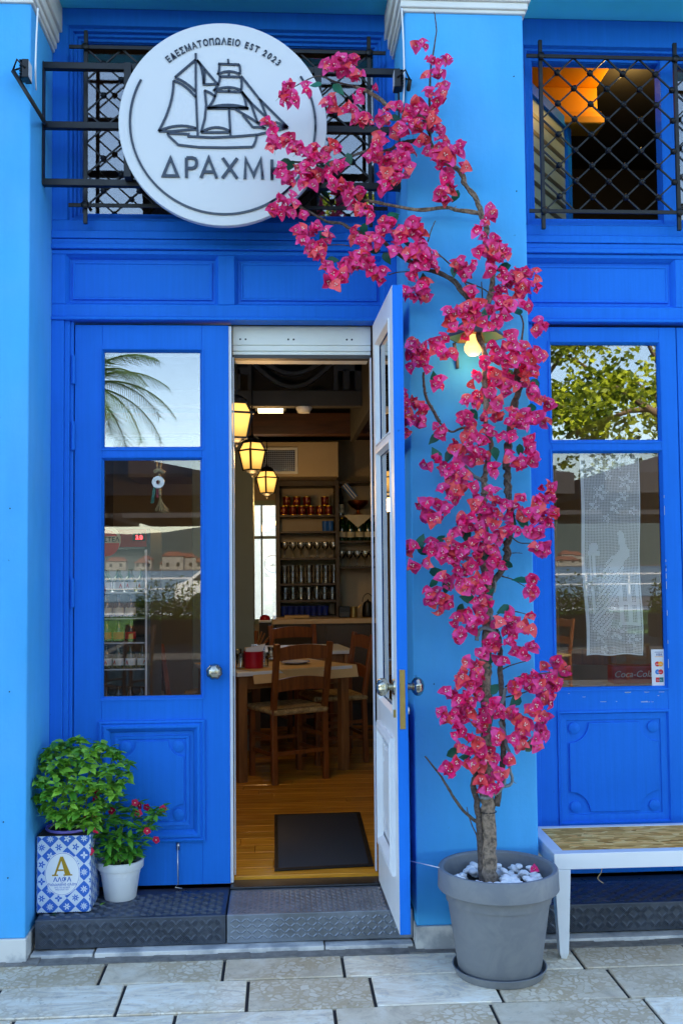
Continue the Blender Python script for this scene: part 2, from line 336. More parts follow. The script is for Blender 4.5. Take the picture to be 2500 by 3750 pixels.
def slab_material():
    m = bpy.data.materials.new('paving_marble'); m.use_nodes = True; nt = m.node_tree; L = nt.links.new; b = nt.nodes['Principled BSDF']; MATS['paving_marble'] = m
    tc = N(nt, 'ShaderNodeTexCoord'); oi = N(nt, 'ShaderNodeObjectInfo')
    off = N(nt, 'ShaderNodeVectorMath', operation='MULTIPLY_ADD'); cb = N(nt, 'ShaderNodeCombineXYZ')
    for k in range(3): L(oi.outputs['Random'], cb.inputs[k])
    L(cb.outputs[0], off.inputs[0]); off.inputs[1].default_value = (31, 47, 19); L(tc.outputs['Object'], off.inputs[2])
    n1 = N(nt, 'ShaderNodeTexNoise', i_Scale=5, i_Detail=9, i_Roughness=.68, i_Distortion=1.2); L(off.outputs[0], n1.inputs['Vector'])
    sc_ = N(nt, 'ShaderNodeVectorMath', operation='MULTIPLY'); sc_.inputs[1].default_value = (1.0, 2.6, 1); L(off.outputs[0], sc_.inputs[0])
    wv = N(nt, 'ShaderNodeTexNoise', i_Scale=4, i_Detail=10, i_Roughness=.7, i_Distortion=2.5); L(sc_.outputs[0], wv.inputs['Vector'])
    vo = N(nt, 'ShaderNodeTexVoronoi', feature='F1', i_Scale=34, i_Randomness=1); ds = N(nt, 'ShaderNodeTexNoise', i_Scale=18, i_Detail=3); L(off.outputs[0], ds.inputs['Vector'])
    mxv = N(nt, 'ShaderNodeMix', data_type='VECTOR'); mxv.inputs['Factor'].default_value = .06; L(off.outputs[0], mxv.inputs['A']); L(ds.outputs['Color'], mxv.inputs['B']); L(mxv.outputs['Result'], vo.inputs['Vector'])
    ve = N(nt, 'ShaderNodeTexVoronoi', feature='DISTANCE_TO_EDGE', i_Scale=34); L(mxv.outputs['Result'], ve.inputs['Vector'])
    r1 = N(nt, 'ShaderNodeValToRGB'); e = r1.color_ramp.elements; e[0].position = .3; e[0].color = (*lin(186, 176, 164), 1); e[1].position = .72; e[1].color = (*lin(238, 235, 230), 1)
    q = r1.color_ramp.elements.new(.5); q.color = (*lin(222, 212, 198), 1); L(n1.outputs['Fac'], r1.inputs[0])
    r2 = N(nt, 'ShaderNodeValToRGB'); e = r2.color_ramp.elements; e[0].position = .40; e[0].color = (*lin(206, 202, 200), 1); e[1].position = .60; e[1].color = (*lin(240, 240, 238), 1)
    q = r2.color_ramp.elements.new(.47); q.color = (*lin(228, 220, 208), 1); L(wv.outputs['Fac'], r2.inputs[0])
    cl = N(nt, 'ShaderNodeMix', data_type='RGBA'); L(vo.outputs['Color'], cl.inputs['Factor']); cl.inputs['A'].default_value = (*lin(205, 192, 174), 1); cl.inputs['B'].default_value = (*lin(238, 234, 228), 1)
    ed = N(nt, 'ShaderNodeMapRange'); ed.inputs[1].default_value = .03; ed.inputs[2].default_value = .10; dd = N(nt, 'ShaderNodeTexNoise', i_Scale=14, i_Detail=4); L(off.outputs[0], dd.inputs['Vector']); ds2 = N(nt, 'ShaderNodeMath', operation='MULTIPLY_ADD'); ds2.inputs[1].default_value = -.55; L(dd.outputs['Fac'], ds2.inputs[0]); ds3 = N(nt, 'ShaderNodeMath', operation='ADD'); ds3.inputs[1].default_value = .22; L(ve.outputs['Distance'], ds2.inputs[2]); L(ds2.outputs[0], ds3.inputs[0]); L(ds3.outputs[0], ed.inputs[0])
    c3 = N(nt, 'ShaderNodeMix', data_type='RGBA'); L(ed.outputs[0], c3.inputs['Factor']); c3.inputs['A'].default_value = (*lin(196, 178, 154), 1); L(cl.outputs['Result'], c3.inputs['B'])
    # how brecciated a slab is: by patch and by slab
    pk = N(nt, 'ShaderNodeTexNoise', i_Scale=2.2, i_Detail=3); L(off.outputs[0], pk.inputs['Vector'])
    pm = N(nt, 'ShaderNodeMapRange'); pm.inputs[1].default_value = .46; pm.inputs[2].default_value = .58; L(pk.outputs['Fac'], pm.inputs[0])
    st = N(nt, 'ShaderNodeMath', operation='GREATER_THAN'); st.inputs[1].default_value = .45; L(oi.outputs['Random'], st.inputs[0])
    mm = N(nt, 'ShaderNodeMix', data_type='RGBA'); L(st.outputs[0], mm.inputs['Factor']); L(r1.outputs[0], mm.inputs['A']); L(r2.outputs[0], mm.inputs['B'])
    pf = N(nt, 'ShaderNodeMath', operation='MULTIPLY'); L(pm.outputs[0], pf.inputs[0]); pf.inputs[1].default_value = .8
    mm2 = N(nt, 'ShaderNodeMix', data_type='RGBA'); L(pf.outputs[0], mm2.inputs['Factor']); L(mm.outputs['Result'], mm2.inputs['A']); L(c3.outputs['Result'], mm2.inputs['B'])
    # dirt
    dn = N(nt, 'ShaderNodeTexNoise', i_Scale=30, i_Detail=8, i_Roughness=.75); L(off.outputs[0], dn.inputs['Vector'])
    dm = N(nt, 'ShaderNodeMapRange'); dm.inputs[1].default_value = .57; dm.inputs[2].default_value = .72; dm.inputs[4].default_value = .6; L(dn.outputs['Fac'], dm.inputs[0])
    mm3 = N(nt, 'ShaderNodeMix', data_type='RGBA'); L(dm.outputs[0], mm3.inputs['Factor']); L(mm2.outputs['Result'], mm3.inputs['A']); mm3.inputs['B'].default_value = (*lin(112, 106, 98), 1)
    hv = N(nt, 'ShaderNodeHueSaturation'); L(mm3.outputs['Result'], hv.inputs['Color']); rv = N(nt, 'ShaderNodeMapRange'); rv.inputs[3].default_value = .80; rv.inputs[4].default_value = 1.10; L(oi.outputs['Random'], rv.inputs[0]); L(rv.outputs[0], hv.inputs['Value'])
    wm = N(nt, 'ShaderNodeMix', data_type='RGBA', blend_type='MULTIPLY'); wm.inputs['Factor'].default_value = 1; wm.inputs['B'].default_value = (1.12, 1.03, .86, 1); L(hv.outputs[0], wm.inputs['A']); L(wm.outputs['Result'], b.inputs['Base Color']); b.inputs['Roughness'].default_value = .6; b.inputs['Specular IOR Level'].default_value = .2
    bp = N(nt, 'ShaderNodeBump', i_Strength=.35, i_Distance=.002); L(dn.outputs['Fac'], bp.inputs['Height']); L(bp.outputs[0], b.inputs['Normal'])
slab_material()
def grain_material(name, ca, cb_, sx=(3, 60, 60), rough=.4, perobj=True, bump=.15, coat=0):
    m = bpy.data.materials.new(name); m.use_nodes = True; nt = m.node_tree; L = nt.links.new; b = nt.nodes['Principled BSDF']; MATS[name] = m
    tc = N(nt, 'ShaderNodeTexCoord'); oi = N(nt, 'ShaderNodeObjectInfo'); sc_ = N(nt, 'ShaderNodeVectorMath', operation='MULTIPLY'); sc_.inputs[1].default_value = sx; L(tc.outputs['Object'], sc_.inputs[0])
    ad = N(nt, 'ShaderNodeVectorMath', operation='ADD'); cb = N(nt, 'ShaderNodeCombineXYZ'); ml = N(nt, 'ShaderNodeMath', operation='MULTIPLY'); ml.inputs[1].default_value = 50 if perobj else 0
    L(oi.outputs['Random'], ml.inputs[0]); L(ml.outputs[0], cb.inputs[0]); L(ml.outputs[0], cb.inputs[1]); L(sc_.outputs[0], ad.inputs[0]); L(cb.outputs[0], ad.inputs[1])
    n = N(nt, 'ShaderNodeTexNoise', i_Scale=1, i_Detail=6, i_Roughness=.6, i_Distortion=.6); L(ad.outputs[0], n.inputs['Vector'])
    rp = N(nt, 'ShaderNodeMapRange'); rp.inputs[1].default_value = .32; rp.inputs[2].default_value = .68; L(n.outputs['Fac'], rp.inputs[0])
    mx = N(nt, 'ShaderNodeMix', data_type='RGBA'); mx.inputs['A'].default_value = (*ca, 1); mx.inputs['B'].default_value = (*cb_, 1); L(rp.outputs[0], mx.inputs['Factor'])
    hv = N(nt, 'ShaderNodeHueSaturation'); L(mx.outputs['Result'], hv.inputs['Color'])
    if perobj:
        rv = N(nt, 'ShaderNodeMapRange'); rv.inputs[3].default_value = .8; rv.inputs[4].default_value = 1.15; L(oi.outputs['Random'], rv.inputs[0]); L(rv.outputs[0], hv.inputs['Value'])
    L(hv.outputs[0], b.inputs['Base Color']); b.inputs['Roughness'].default_value = rough; b.inputs['Coat Weight'].default_value = coat
    bp = N(nt, 'ShaderNodeBump', i_Strength=bump, i_Distance=.001); L(n.outputs['Fac'], bp.inputs['Height']); L(bp.outputs[0], b.inputs['Normal'])
grain_material('floor_wood', lin(244, 172, 56), lin(200, 122, 28), (4, 50, 50), .22, coat=.35)
grain_material('chair_wood', lin(142, 78, 30), lin(96, 48, 18), (40, 40, 4), .4, False)
grain_material('table_wood', lin(150, 100, 54), lin(112, 70, 34), (40, 40, 4), .45, False)
grain_material('beam_wood', lin(92, 50, 24), lin(60, 30, 12), (3, 30, 30), .5, False)
def osb_material():
    m = bpy.data.materials.new('strand_board'); m.use_nodes = True; nt = m.node_tree; L = nt.links.new; b = nt.nodes['Principled BSDF']; MATS['strand_board'] = m
    tc = N(nt, 'ShaderNodeTexCoord'); prev = None
    cols = [((1, .58, .19), (.85, .38, .10)), ((1, .68, .27), (.98, .50, .14)), ((.9, .42, .12), (.42, .18, .04)), ((1, .62, .22), (.66, .30, .07)), ((.98, .52, .16), (.50, .23, .05))]
    for k, ang in enumerate((.0, .7, -.6, 1.3, .25)):
        mp = N(nt, 'ShaderNodeMapping'); mp.inputs['Rotation'].default_value = (0, 0, ang); mp.inputs['Scale'].default_value = (17, 52, 1); mp.inputs['Location'].default_value = (k*3.3, k*7.1, 0); L(tc.outputs['Object'], mp.inputs['Vector'])
        v = N(nt, 'ShaderNodeTexVoronoi', i_Scale=1, i_Randomness=1); L(mp.outputs[0], v.inputs['Vector'])
        sp = N(nt, 'ShaderNodeSeparateColor'); L(v.outputs['Color'], sp.inputs[0])
        mx = N(nt, 'ShaderNodeMix', data_type='RGBA'); mx.inputs['A'].default_value = (*cols[k][0], 1); mx.inputs['B'].default_value = (*cols[k][1], 1); L(sp.outputs[0], mx.inputs['Factor'])
        if prev is None: prev = mx.outputs['Result']
        else:
            g = N(nt, 'ShaderNodeMath', operation='GREATER_THAN'); g.inputs[1].default_value = .55; L(sp.outputs[1], g.inputs[0])
            m2 = N(nt, 'ShaderNodeMix', data_type='RGBA'); L(g.outputs[0], m2.inputs['Factor']); L(prev, m2.inputs['A']); L(mx.outputs['Result'], m2.inputs['B']); prev = m2.outputs['Result']
    L(prev, b.inputs['Base Color']); b.inputs['Roughness'].default_value = .9; b.inputs['Specular IOR Level'].default_value = .08
osb_material()
def checker_print(name):     # tin print: lozenges of blue and white, each with a flower of the other colour
    m = bpy.data.materials.new(name); m.use_nodes = True; nt = m.node_tree; L = nt.links.new; b = nt.nodes['Principled BSDF']; MATS[name] = m
    M = lambda op, a, c=None: mnode(op, a, c)
    def mnode(op, a, c=None):
        n = N(nt, 'ShaderNodeMath', operation=op)
        for i, v in enumerate((a, c)):
            if v is None: continue
            if isinstance(v, (int, float)): n.inputs[i].default_value = v
            else: L(v, n.inputs[i])
        return n.outputs[0]
    uv = N(nt, 'ShaderNodeUVMap'); sp = N(nt, 'ShaderNodeSeparateXYZ'); L(uv.outputs[0], sp.inputs[0]); u, v = sp.outputs[0], sp.outputs[1]
    a = M('ADD', u, v); c = M('SUBTRACT', u, v)
    fa, fc = M('FLOOR', a), M('FLOOR', c); par = M('MODULO', M('ABSOLUTE', M('ADD', fa, fc)), 2)
    la, lc = M('SUBTRACT', M('FRACT', a), .5), M('SUBTRACT', M('FRACT', c), .5)
    lx, ly = M('ADD', la, lc), M('SUBTRACT', la, lc)
    rr = M('SQRT', M('ADD', M('MULTIPLY', lx, lx), M('MULTIPLY', ly, ly))); th = M('ARCTAN2', ly, lx)
    wn = N(nt, 'ShaderNodeTexWhiteNoise', noise_dimensions='2D'); cv = N(nt, 'ShaderNodeCombineXYZ'); L(fa, cv.inputs[0]); L(fc, cv.inputs[1]); L(cv.outputs[0], wn.inputs['Vector'])
    npet = M('ADD', 4, M('FLOOR', M('MULTIPLY', wn.outputs['Value'], 5)))
    pet = M('COSINE', M('MULTIPLY', th, npet)); lim = M('ADD', .30, M('MULTIPLY', pet, .13))
    fl = M('MULTIPLY', M('LESS_THAN', rr, lim), M('GREATER_THAN', rr, .07))
    fac = M('ABSOLUTE', M('SUBTRACT', par, fl))
    mx = N(nt, 'ShaderNodeMix', data_type='RGBA'); mx.inputs['A'].default_value = (*lin(205, 218, 232), 1); mx.inputs['B'].default_value = (*lin(24, 100, 196), 1); L(fac, mx.inputs['Factor'])
    L(mx.outputs['Result'], b.inputs['Base Color']); b.inputs['Roughness'].default_value = .35
checker_print('tin_print')
mat('ground_far', lin(92, 86, 78), .9, var=.15, vscale=.5)
mat('grass', lin(70, 110, 35), .9, var=.3, vscale=1.5)
mat('asphalt', lin(86, 86, 88), .9, var=.1)
mat('sea', lin(30, 70, 95), .3, bump=.4, bscale=2)
mat('joint_dark', lin(44, 46, 50), .9, var=.3, vscale=30)
mat('terrace_stone', lin(84, 83, 82), .7, var=.1, vscale=2); mat('concrete', lin(128, 124, 118), .9, var=.35, vscale=25, bump=.6, bscale=60); mat('hill', lin(58, 74, 70), .9, var=.2, vscale=.02)

# ------------------------------------------------------------------ ground
o = MB().box(-30, 30, -16, -.36, -.2, -.010).build('pavement', 'joint_dark'); tag(o, kind='structure'); pav = o
g = MB(); g.quad((-900, -1500, -.2), (900, -1500, -.2), (900, 300, -.2), (-900, 300, -.2)); tag(g.build('ground', 'ground_far'), kind='structure')
def slab(x0, x1, y0, y1, dz):
    me = MB().box(-(x1-x0)/2, (x1-x0)/2, -(y1-y0)/2, (y1-y0)/2, -.03, 0).mesh('paving_slab', 'paving_marble')
    o = obj('paving_slab', me, pav, Matrix.Translation(((x0+x1)/2, (y0+y1)/2, dz)) @ Matrix.Rotation(rnd.uniform(-.002, .002), 4, 'X') @ Matrix.Rotation(rnd.uniform(-.002, .002), 4, 'Y'))
    md = o.modifiers.new('bevel', 'BEVEL'); md.width = .003; md.segments = 1
rows = [(-.453, -.641, -.645, .434), (-.652, -.897, -.546, .428), (-.908, -1.155, -.347, .518), (-1.166, -1.41, -.60, .46), (-1.42, -1.68, -.42, .45), (-1.69, -1.94, -.2, .5), (-1.95, -2.2, -.4, .44), (-2.21, -2.46, -.1, .47)]
for k, (ya, yb, xs, ln) in enumerate(rows):
    x = xs - ln*5
    while x < 3.2:
        slab(x+.006, x+ln-.006, yb, ya, rnd.uniform(-.001, .001)); x += ln
far = MB().box(-30, 30, -16, -2.47, -.1, -.0).build('terrace_paving', 'terrace_stone', pav)
mo = MB()                                                     # worn mortar edge between pavement and steps
for k in range(60):
    x = -1.5+k*.06; mo.box(x, x+.0602, -.4515, -.34, -.012, rnd.uniform(-.003, .003))
mo.build('mortar_edge', 'concrete', pav)
st = MB(); st.box(-.94, -.71, -.380, -.30, -.01, .010); st.box(-.70, .16, -.392, -.30, -.01, .016); st.box(.165, .50, -.388, -.30, -.01, .012); st.box(1.0, 2.4, -.39, -.30, -.01, .012); st.build('marble_strip', 'marble_white', pav, bevel=.003)

# ------------------------------------------------------------------ building shell
B = thing('taverna_building', 'blue painted taverna front with pilasters, double door and tall windows', 'building', (0, .2, 0))
PY = -.41
def pilaster(x0, x1):
    p = MB().box(x0, x1, PY, .30, .085, 3.66).build('pilaster', 'sky_blue', B, bevel=.006)
    pl = MB().box(x0-.004, x1+.004, PY-.006, .0, -.02, .085).build('plinth', 'marble_white', p, bevel=.003)
    c = MB()
    for z0, z1, e in ((3.657, 3.672, .010), (3.672, 3.70, .018), (3.70, 3.745, .028), (3.745, 3.858, .04)): c.box(x0-e, x1+e, PY-e, -.004, z0, z1)
    c.build('capital', 'plaster_white', p, bevel=.005)
for a in ((-1.43, -.951), (.512, .987), (2.45, 2.93)): pilaster(*a)
pl0 = [o for o in col.objects if o.name.startswith('pilaster')][:2]
for q, o_p in (((38, 1862), 0), ((36, 2533), 0), ((14, 3010), 0), ((30, 3215), 0), ((1588, 2505), 1), ((1880, 280), 1), ((1890, 700), 1)):
    pn = at(q[0], q[1], PY); MB().lathe([(.0026, 0), (.0026, .002), (.0005, .003)], 8, (pn.x, PY, pn.z), axis='y').build('wall_plug', 'black_iron', pl0[o_p])
ub = MB().box(-2.9, 2.93, PY, .30, 3.86, 12.5).build('upper_wall', 'sky_blue', B)  # unseen storeys and roof, made this tall to throw shade over the terrace
MB().box(-.951, .512, PY+.004, -.032, 3.855, 3.90).build('soffit', 'soffit_teal', B); MB().box(.987, 2.45, PY+.004, -.032, 3.855, 3.90).build('soffit', 'soffit_teal', B); MB().box(-2.9, -1.43, PY+.004, 0, 3.855, 3.90).build('soffit', 'soffit_teal', B)
MB().box(-2.9, -1.43, -.02, .30, 0, 3.86).build('side_wall', 'deep_blue', B)
MB().box(-3.1, -2.9, PY, 5, 0, 12.5).build('end_wall', 'sky_blue', B); MB().box(2.93, 3.1, PY, 5, 0, 12.5).build('end_wall', 'sky_blue', B)
MB().box(-3.1, 3.1, PY, 5, 12.5, 12.65).build('roof', 'plaster_white', B)
# wooden shopfront, one bay: x0..x1
def groove_rail(mb, x0, x1):
    mb.box(x0, x1, -.030, .06, 2.886, 2.932); mb.box(x0, x1, -.040, .06, 2.852, 2.884); mb.box(x0, x1, -.034, .06, 2.828, 2.850); mb.box(x0, x1, -.046, .06, 2.806, 2.826); mb.box(x0, x1, -.030, .06, 2.786, 2.804)
def transom(x0, x1, panels, name='transom'):
    m = MB(); zs = (2.572, 2.786); xs = x0
    for a, b in panels:
        m.box(xs, a, -.028, .05, zs[0], zs[1]); xs = b
    m.box(xs, x1, -.028, .05, zs[0], zs[1]); m.box(x0, x1, -.028, .05, 2.518, 2.572); m.box(x0, x1, -.042, .05, 2.503, 2.517)
    t = m.build(name, 'deep_blue', B, bevel=.004)
    for a, b in panels:
        p = MB(); p.box(a, b, .006, .02, zs[0], zs[1]); p.mould(a, b, zs[0], zs[1], [(0, -.024), (.008, -.010), (.014, .006)])
        p.mould(a+.024, b-.024, zs[0]+.024, zs[1]-.024, [(0, .006), (.003, -.004), (.008, -.004), (.012, .001), (.016, .001)])
        p.quad((a+.04, .001, zs[0]+.04), (b-.04, .001, zs[0]+.04), (b-.04, .001, zs[1]-.04), (a+.04, .001, zs[1]-.04)); p.build('transom_panel', 'deep_blue', t)
# left bay
f = MB(); f.box(-.951, -.898, -.030, .06, .127, 2.503); f.box(-.898, -.876, -.018, .06, .127, 2.503); f.box(-.876, -.862, -.006, .06, .127, 2.503)
f.box(.446, .512, -.030, .06, .127, 2.503); f.box(.418, .446, -.010, .06, .127, 2.503)
f.box(-.951, -.886, -.030, .08, 2.932, 3.78); f.box(.478, .512, -.030, .08, 2.932, 3.78); f.box(-.951, .512, -.030, .08, 3.78, 3.856); groove_rail(f, -.951, .512)
f.build('door_frame', 'deep_blue', B, bevel=.003)
transom(-.951, .512, [(-.894, -.253), (-.182, .454)])
def upper_window(x0, x1, z0, z1, gx0, gx1, gz0, gz1, glass=True):
    m = MB(); m.mould(x0, x1, z0, z1, [(0, -.028), (.006, -.012), (.016, -.012), (.020, .006), (.030, .006), (.034, .02), (.045, .02), (.05, .06)])
    m.frame(x0+.03, x1-.03, z0+.0, z1-.03, .02, .03, .07, w2=.018); u = m.build('upper_window', 'deep_blue', B)
    if glass: MB().box(gx0, gx1, .056, .060, gz0, gz1).build('pane', 'pane_upper', u)
    return u
upper_window(-.886, .478, 2.932, 3.78, -.85, .445, 2.94, 3.70)
# right bay
f = MB(); f.box(.987, 1.085, -.030, .06, .127, 2.503); f.box(1.085, 1.103, -.012, .06, .127, 2.503); f.box(2.352, 2.45, -.030, .06, .127, 2.503)
f.box(.987, 1.085, -.030, .08, 2.932, 3.735); f.box(2.36, 2.45, -.030, .08, 2.932, 3.735); f.box(.987, 2.45, -.030, .08, 3.735, 3.856); groove_rail(f, .987, 2.45)
f.box(.987, 2.45, .04, .10, .127, .18); f.build('window_frame', 'deep_blue', B, bevel=.003)
transom(.987, 2.45, [(1.075, 1.738), (1.80, 2.40)])
uw = upper_window(1.085, 2.36, 2.932, 3.735, 1.1, 1.7, 2.95, 3.7, glass=False)
m = MB(); m.box(1.705, 1.765, -.0, .07, 2.94, 3.70); m.build('mullion', 'deep_blue', uw); MB().box(1.77, 2.33, .056, .06, 2.95, 3.70).build('pane', 'pane_upper', uw)

# ------------------------------------------------------------------ doors
def plate_poly(x0, x1, z0, z1, c):       # plate with scooped corners
    P = []
    for cx, cz, a0 in ((x0, z0, 90), (x1, z0, 180), (x1, z1, 270), (x0, z1, 0)):
        arc = [(cx+c*math.cos(R(a0-90*t/5)), cz+c*math.sin(R(a0-90*t/5))) for t in range(6)]
        P += arc
    return P
def door(name, w, st, M, mats, parent, glass='pane_glass', moulded=True, z0=.14, z1=2.49, gz=((.912, 1.92), (1.962, 2.382)), pz=(.318, .82), style='deep', px=None, backstyle=True):
    T = .040
    lf = MB(); xa, xb = st, w-st
    for a, b in ((0, xa), (xb, w)): lf.box(a, b, 0, T, z0, z1)
    for a, b in ((gz[1][1], z1), (gz[0][1], gz[1][0]), (pz[1]-.01, gz[0][0]), (z0, pz[0]+.01)): lf.box(xa, xb, 0, T, a, b)
    lf.box(xa, xb, .012, T-.012, pz[0], pz[1])
    me = lf.mesh(name, mats)
    bm = bmesh.new(); bm.from_mesh(me); bmesh.ops.recalc_face_normals(bm, faces=bm.faces)
    for fc in bm.faces:
        if fc.normal.y > .5: fc.material_index = 1
    bm.to_mesh(me); bm.free()
    d = obj(name, me, parent, M); md = d.modifiers.new('bevel', 'BEVEL'); md.width = .0025; md.segments = 2; md.limit_method = 'ANGLE'
    for a, b in gz:
        MB().box(xa-.002, xb+.002, .018, .022, a-.002, b+.002).build('pane', glass if a < 1.5 else 'pane_glass_top', d)
        for s, y, mi in ((0, .0, 0), (1, T, 1)):
            g = MB(); sg = 1 if s == 0 else -1
            g.mould(xa-.008, xb+.008, a-.008, b+.008, [(0, y), (.0, y-sg*.005), (.006, y-sg*.004), (.010, y+sg*.004), (.016, y+sg*.015)]); g.build('glazing_bead', mats[mi], d)
    for s in (0, 1):
        sg = 1 if s == 0 else -1; y = 0 if s == 0 else T; mt = mats[s]
        a, b = (px or (xa-.01, xb+.01)); c, e = pz
        p = MB()
        if style == 'deep':
            p.mould(a, b, c, e, [(0, y), (0, y-sg*.012), (.008, y-sg*.016), (.014, y-sg*.010), (.022, y-sg*.018), (.03, y-sg*.018), (.042, y-sg*.004), (.048, y+sg*.006)])
            p.mould(a+.066, b-.066, c+.066, e-.066, [(0, y+sg*.012), (0, y+sg*.004), (.012, y+sg*.006), (.016, y+sg*.012)])
            k = .088
        else:
            p.mould(a, b, c, e, [(0, y), (0, y-sg*.006), (.008, y-sg*.008), (.014, y+sg*.004), (.04, y+sg*.006), (.042, y+sg*.011)]); k = .052
        p.build('panel_moulding', mt, d)
        q = MB(); cc = .065 if style == 'deep' else .085
        q.prism(plate_poly(a+k, b-k, c+k, e-k, cc), y+sg*.003, y+sg*.014); q.build('raised_panel', mt, d, bevel=.002)
        for cx in (a+k+.022, b-k-.022):
            for cz in (c+k+.022, e-k-.022):
                rr = .024; r_ = MB(); r_.lathe([(rr, 0), (rr, .007), (rr*.85, .009), (0.001, .010)], 20, (cx, y+sg*.012, cz), axis='y')
                if s == 1: r_.v = [(vx, 2*(y+sg*.012)-vy, vz) for vx, vy, vz in r_.v]
                r_.build('roundel', mt, d, smooth=True, angle=30)
    return d
def knob_mesh():
    k = MB(); fl = lambda a, t: 1+.05*math.cos(8*a+4.5*t)*min(1, 4*t)*(1 if t < .96 else 0)
    prof = [(.012, 0.0), (.012, .022), (.020, .026), (.029, .033), (.033, .043), (.032, .052), (.027, .060), (.018, .066), (.008, .069), (.001, .070)]
    k.lathe(prof, 40, axis='y', flute=fl); k.lathe([(.030, 0), (.030, .003), (.026, .007), (.012, .008)], 28, axis='y', m=1)
    return k.mesh('knob', ['steel', 'brass'], True)
mat('knob_metal', lin(190, 186, 170), .22, metal=1)
KN = knob_mesh(); KN.materials[0] = MATS['knob_metal']; KN.materials[1] = MATS['knob_metal']
dl = door('door', .647, .114, Matrix.Translation((-.858, 0, 0)), ['deep_blue', 'door_white'], B)
obj('knob', KN, dl, Matrix.Translation((.585, 0, 1.021)))
for z in (2.30, 2.02, 1.36): MB().tube([(-.004, -.012, z-.055), (-.004, -.012, z+.055)], .0085, 10).lathe([(.010, 0), (.010, .012)], 10, (-.004, -.012, z-.065)).build('hinge', 'deep_blue', dl, smooth=True, angle=40)
MB().box(.647, .659, .006, .045, .142, 2.488).build('edge_strip', 'door_white', dl)
hk = MB(); hk.box(.425, .437, -.008, 0, .285, .315); hk.tube([(.430, -.016, .303), (.431, -.018, .22), (.433, -.018, .15), (.420, -.02, .137), (.45, -.022, .132)], .0028, 6); hk.build('door_hook', 'steel', dl, smooth=True)
# right leaf stands open at a right angle
Mo = Matrix.Translation((.446, -.014, 0)) @ Matrix.Rotation(R(91.2), 4, 'Z') @ Matrix.Translation((-.640, 0, 0))
dr = door('door', .640, .105, Mo, ['deep_blue', 'door_white'], B)
obj('knob', KN, dr, Matrix.Translation((.062, 0, 1.012)))
obj('knob', KN, dr, Matrix.Translation((.062, .040, 1.012)) @ Matrix.Rotation(math.pi, 4, 'Z'))
lk = MB(); lk.box(-.0025, 0, .010, .030, .868, 1.080); lk.box(-.008, 0, .014, .026, 1.005, 1.030); lk.box(-.004, 0, .016, .024, .90, .95); lk.lathe([(.005, 0), (.005, .004), (.0005, .004)], 10, (-.0, .02, .985), axis='x'); lk.lathe([(.004, 0), (.004, .005), (.0005, .005)], 10, (0, .02, 1.06), axis='x'); lk.lathe([(.004, 0), (.004, .005), (.0005, .005)], 10, (0, .02, .882), axis='x')
lk.build('lock_plate', 'brass', dr)
MB().box(.030, .045, .040, .048, .905, .932).build('latch', 'brass', dr); MB().tube([(.062, -.012, .925), (.062, 0, .925)], .016, 14).build('lock_escutcheon', 'steel', dr)
MB().box(-.0015, 0, .014, .026, .26, .34).build('bolt_plate', 'deep_blue', dr)
MB().box(.12, .155, .0225, .024, 1.04, 1.085).build('sticker', 'foil_green', dr)
# right window leaves (fixed), same joinery
wl = door('window_leaf', .640, .077, Matrix.Translation((1.104, 0, 0)), ['deep_blue', 'deep_blue'], B, gz=((.918, 1.945), (1.988, 2.421)), pz=(.345, .826), style='flat', px=(.077, .569))
wl2 = door('window_leaf', .600, .077, Matrix.Translation((1.748, 0, 0)), ['deep_blue', 'deep_blue'], B, gz=((.918, 1.945), (1.988, 2.421)), pz=(.345, .826), style='flat', px=(.077, .52))
# worn paint edges on the leaf's bottom rail
ch = MB(); mat('primer', lin(175, 190, 205), .8)
for k in range(16):
    x = rnd.uniform(.08, .56); z = rnd.choice((.899, .900, .884, .862, .858)); l = rnd.uniform(.004, .03); ch.box(x, x+l, -.0006, 0, z, z+rnd.uniform(.001, .0035))
for k in range(10):
    z = rnd.uniform(.95, 1.8); ch.box(.566, .568, -.0058, 0, z, z+rnd.uniform(.01, .04))
tag(ch.build('paint_chips', 'primer', wl), kind='stuff')
# card stickers
s_ = MB(); s_.box(.500, .565, -.0022+.018, .0165, .922, 1.082); stk = s_.build('card_sticker', 'sign_white', wl)
def rect(x0, x1, z0, z1, mt, y=.0150): MB().box(x0, x1, y, y+.0006, z0, z1).build('card_mark', mt, wl)
for z, a in ((1.055, 'visa'), (1.018, 'mc'), (.984, 'ma'), (.950, 'up')):
    if a == 'visa':
        rect(.515, .551, z+.014, z+.016, 'visa_blue'); rect(.515, .551, z-.006, z-.004, 'card_yellow'); put_text('lettering', 'VISA', .533, .0148, z, .014, .0003, 'visa_blue', wl, shear=.2)
    else:
        c1, c2 = {'mc': ('card_red', 'card_yellow'), 'ma': ('card_blue', 'card_red'), 'up': ('card_red', 'card_teal')}[a]
        if a == 'up': rect(.517, .533, z-.009, z+.011, c1); rect(.533, .551, z-.009, z+.011, c2, .0151)
        else:
            for k, (cx, cm) in enumerate(((.526, c1), (.540, c2))): MB().lathe([(.011, 0), (.011, .0006), (.0002, .0006)], 18, (cx, .0156-.0003*k, z+.001), axis='y').build('card_mark', cm, wl)
        put_text('lettering', {'mc': 'MasterCard', 'ma': 'Maestro', 'up': 'UnionPay'}[a], .533, .0146, z-.002, .0062, .0002, 'sign_white', wl)
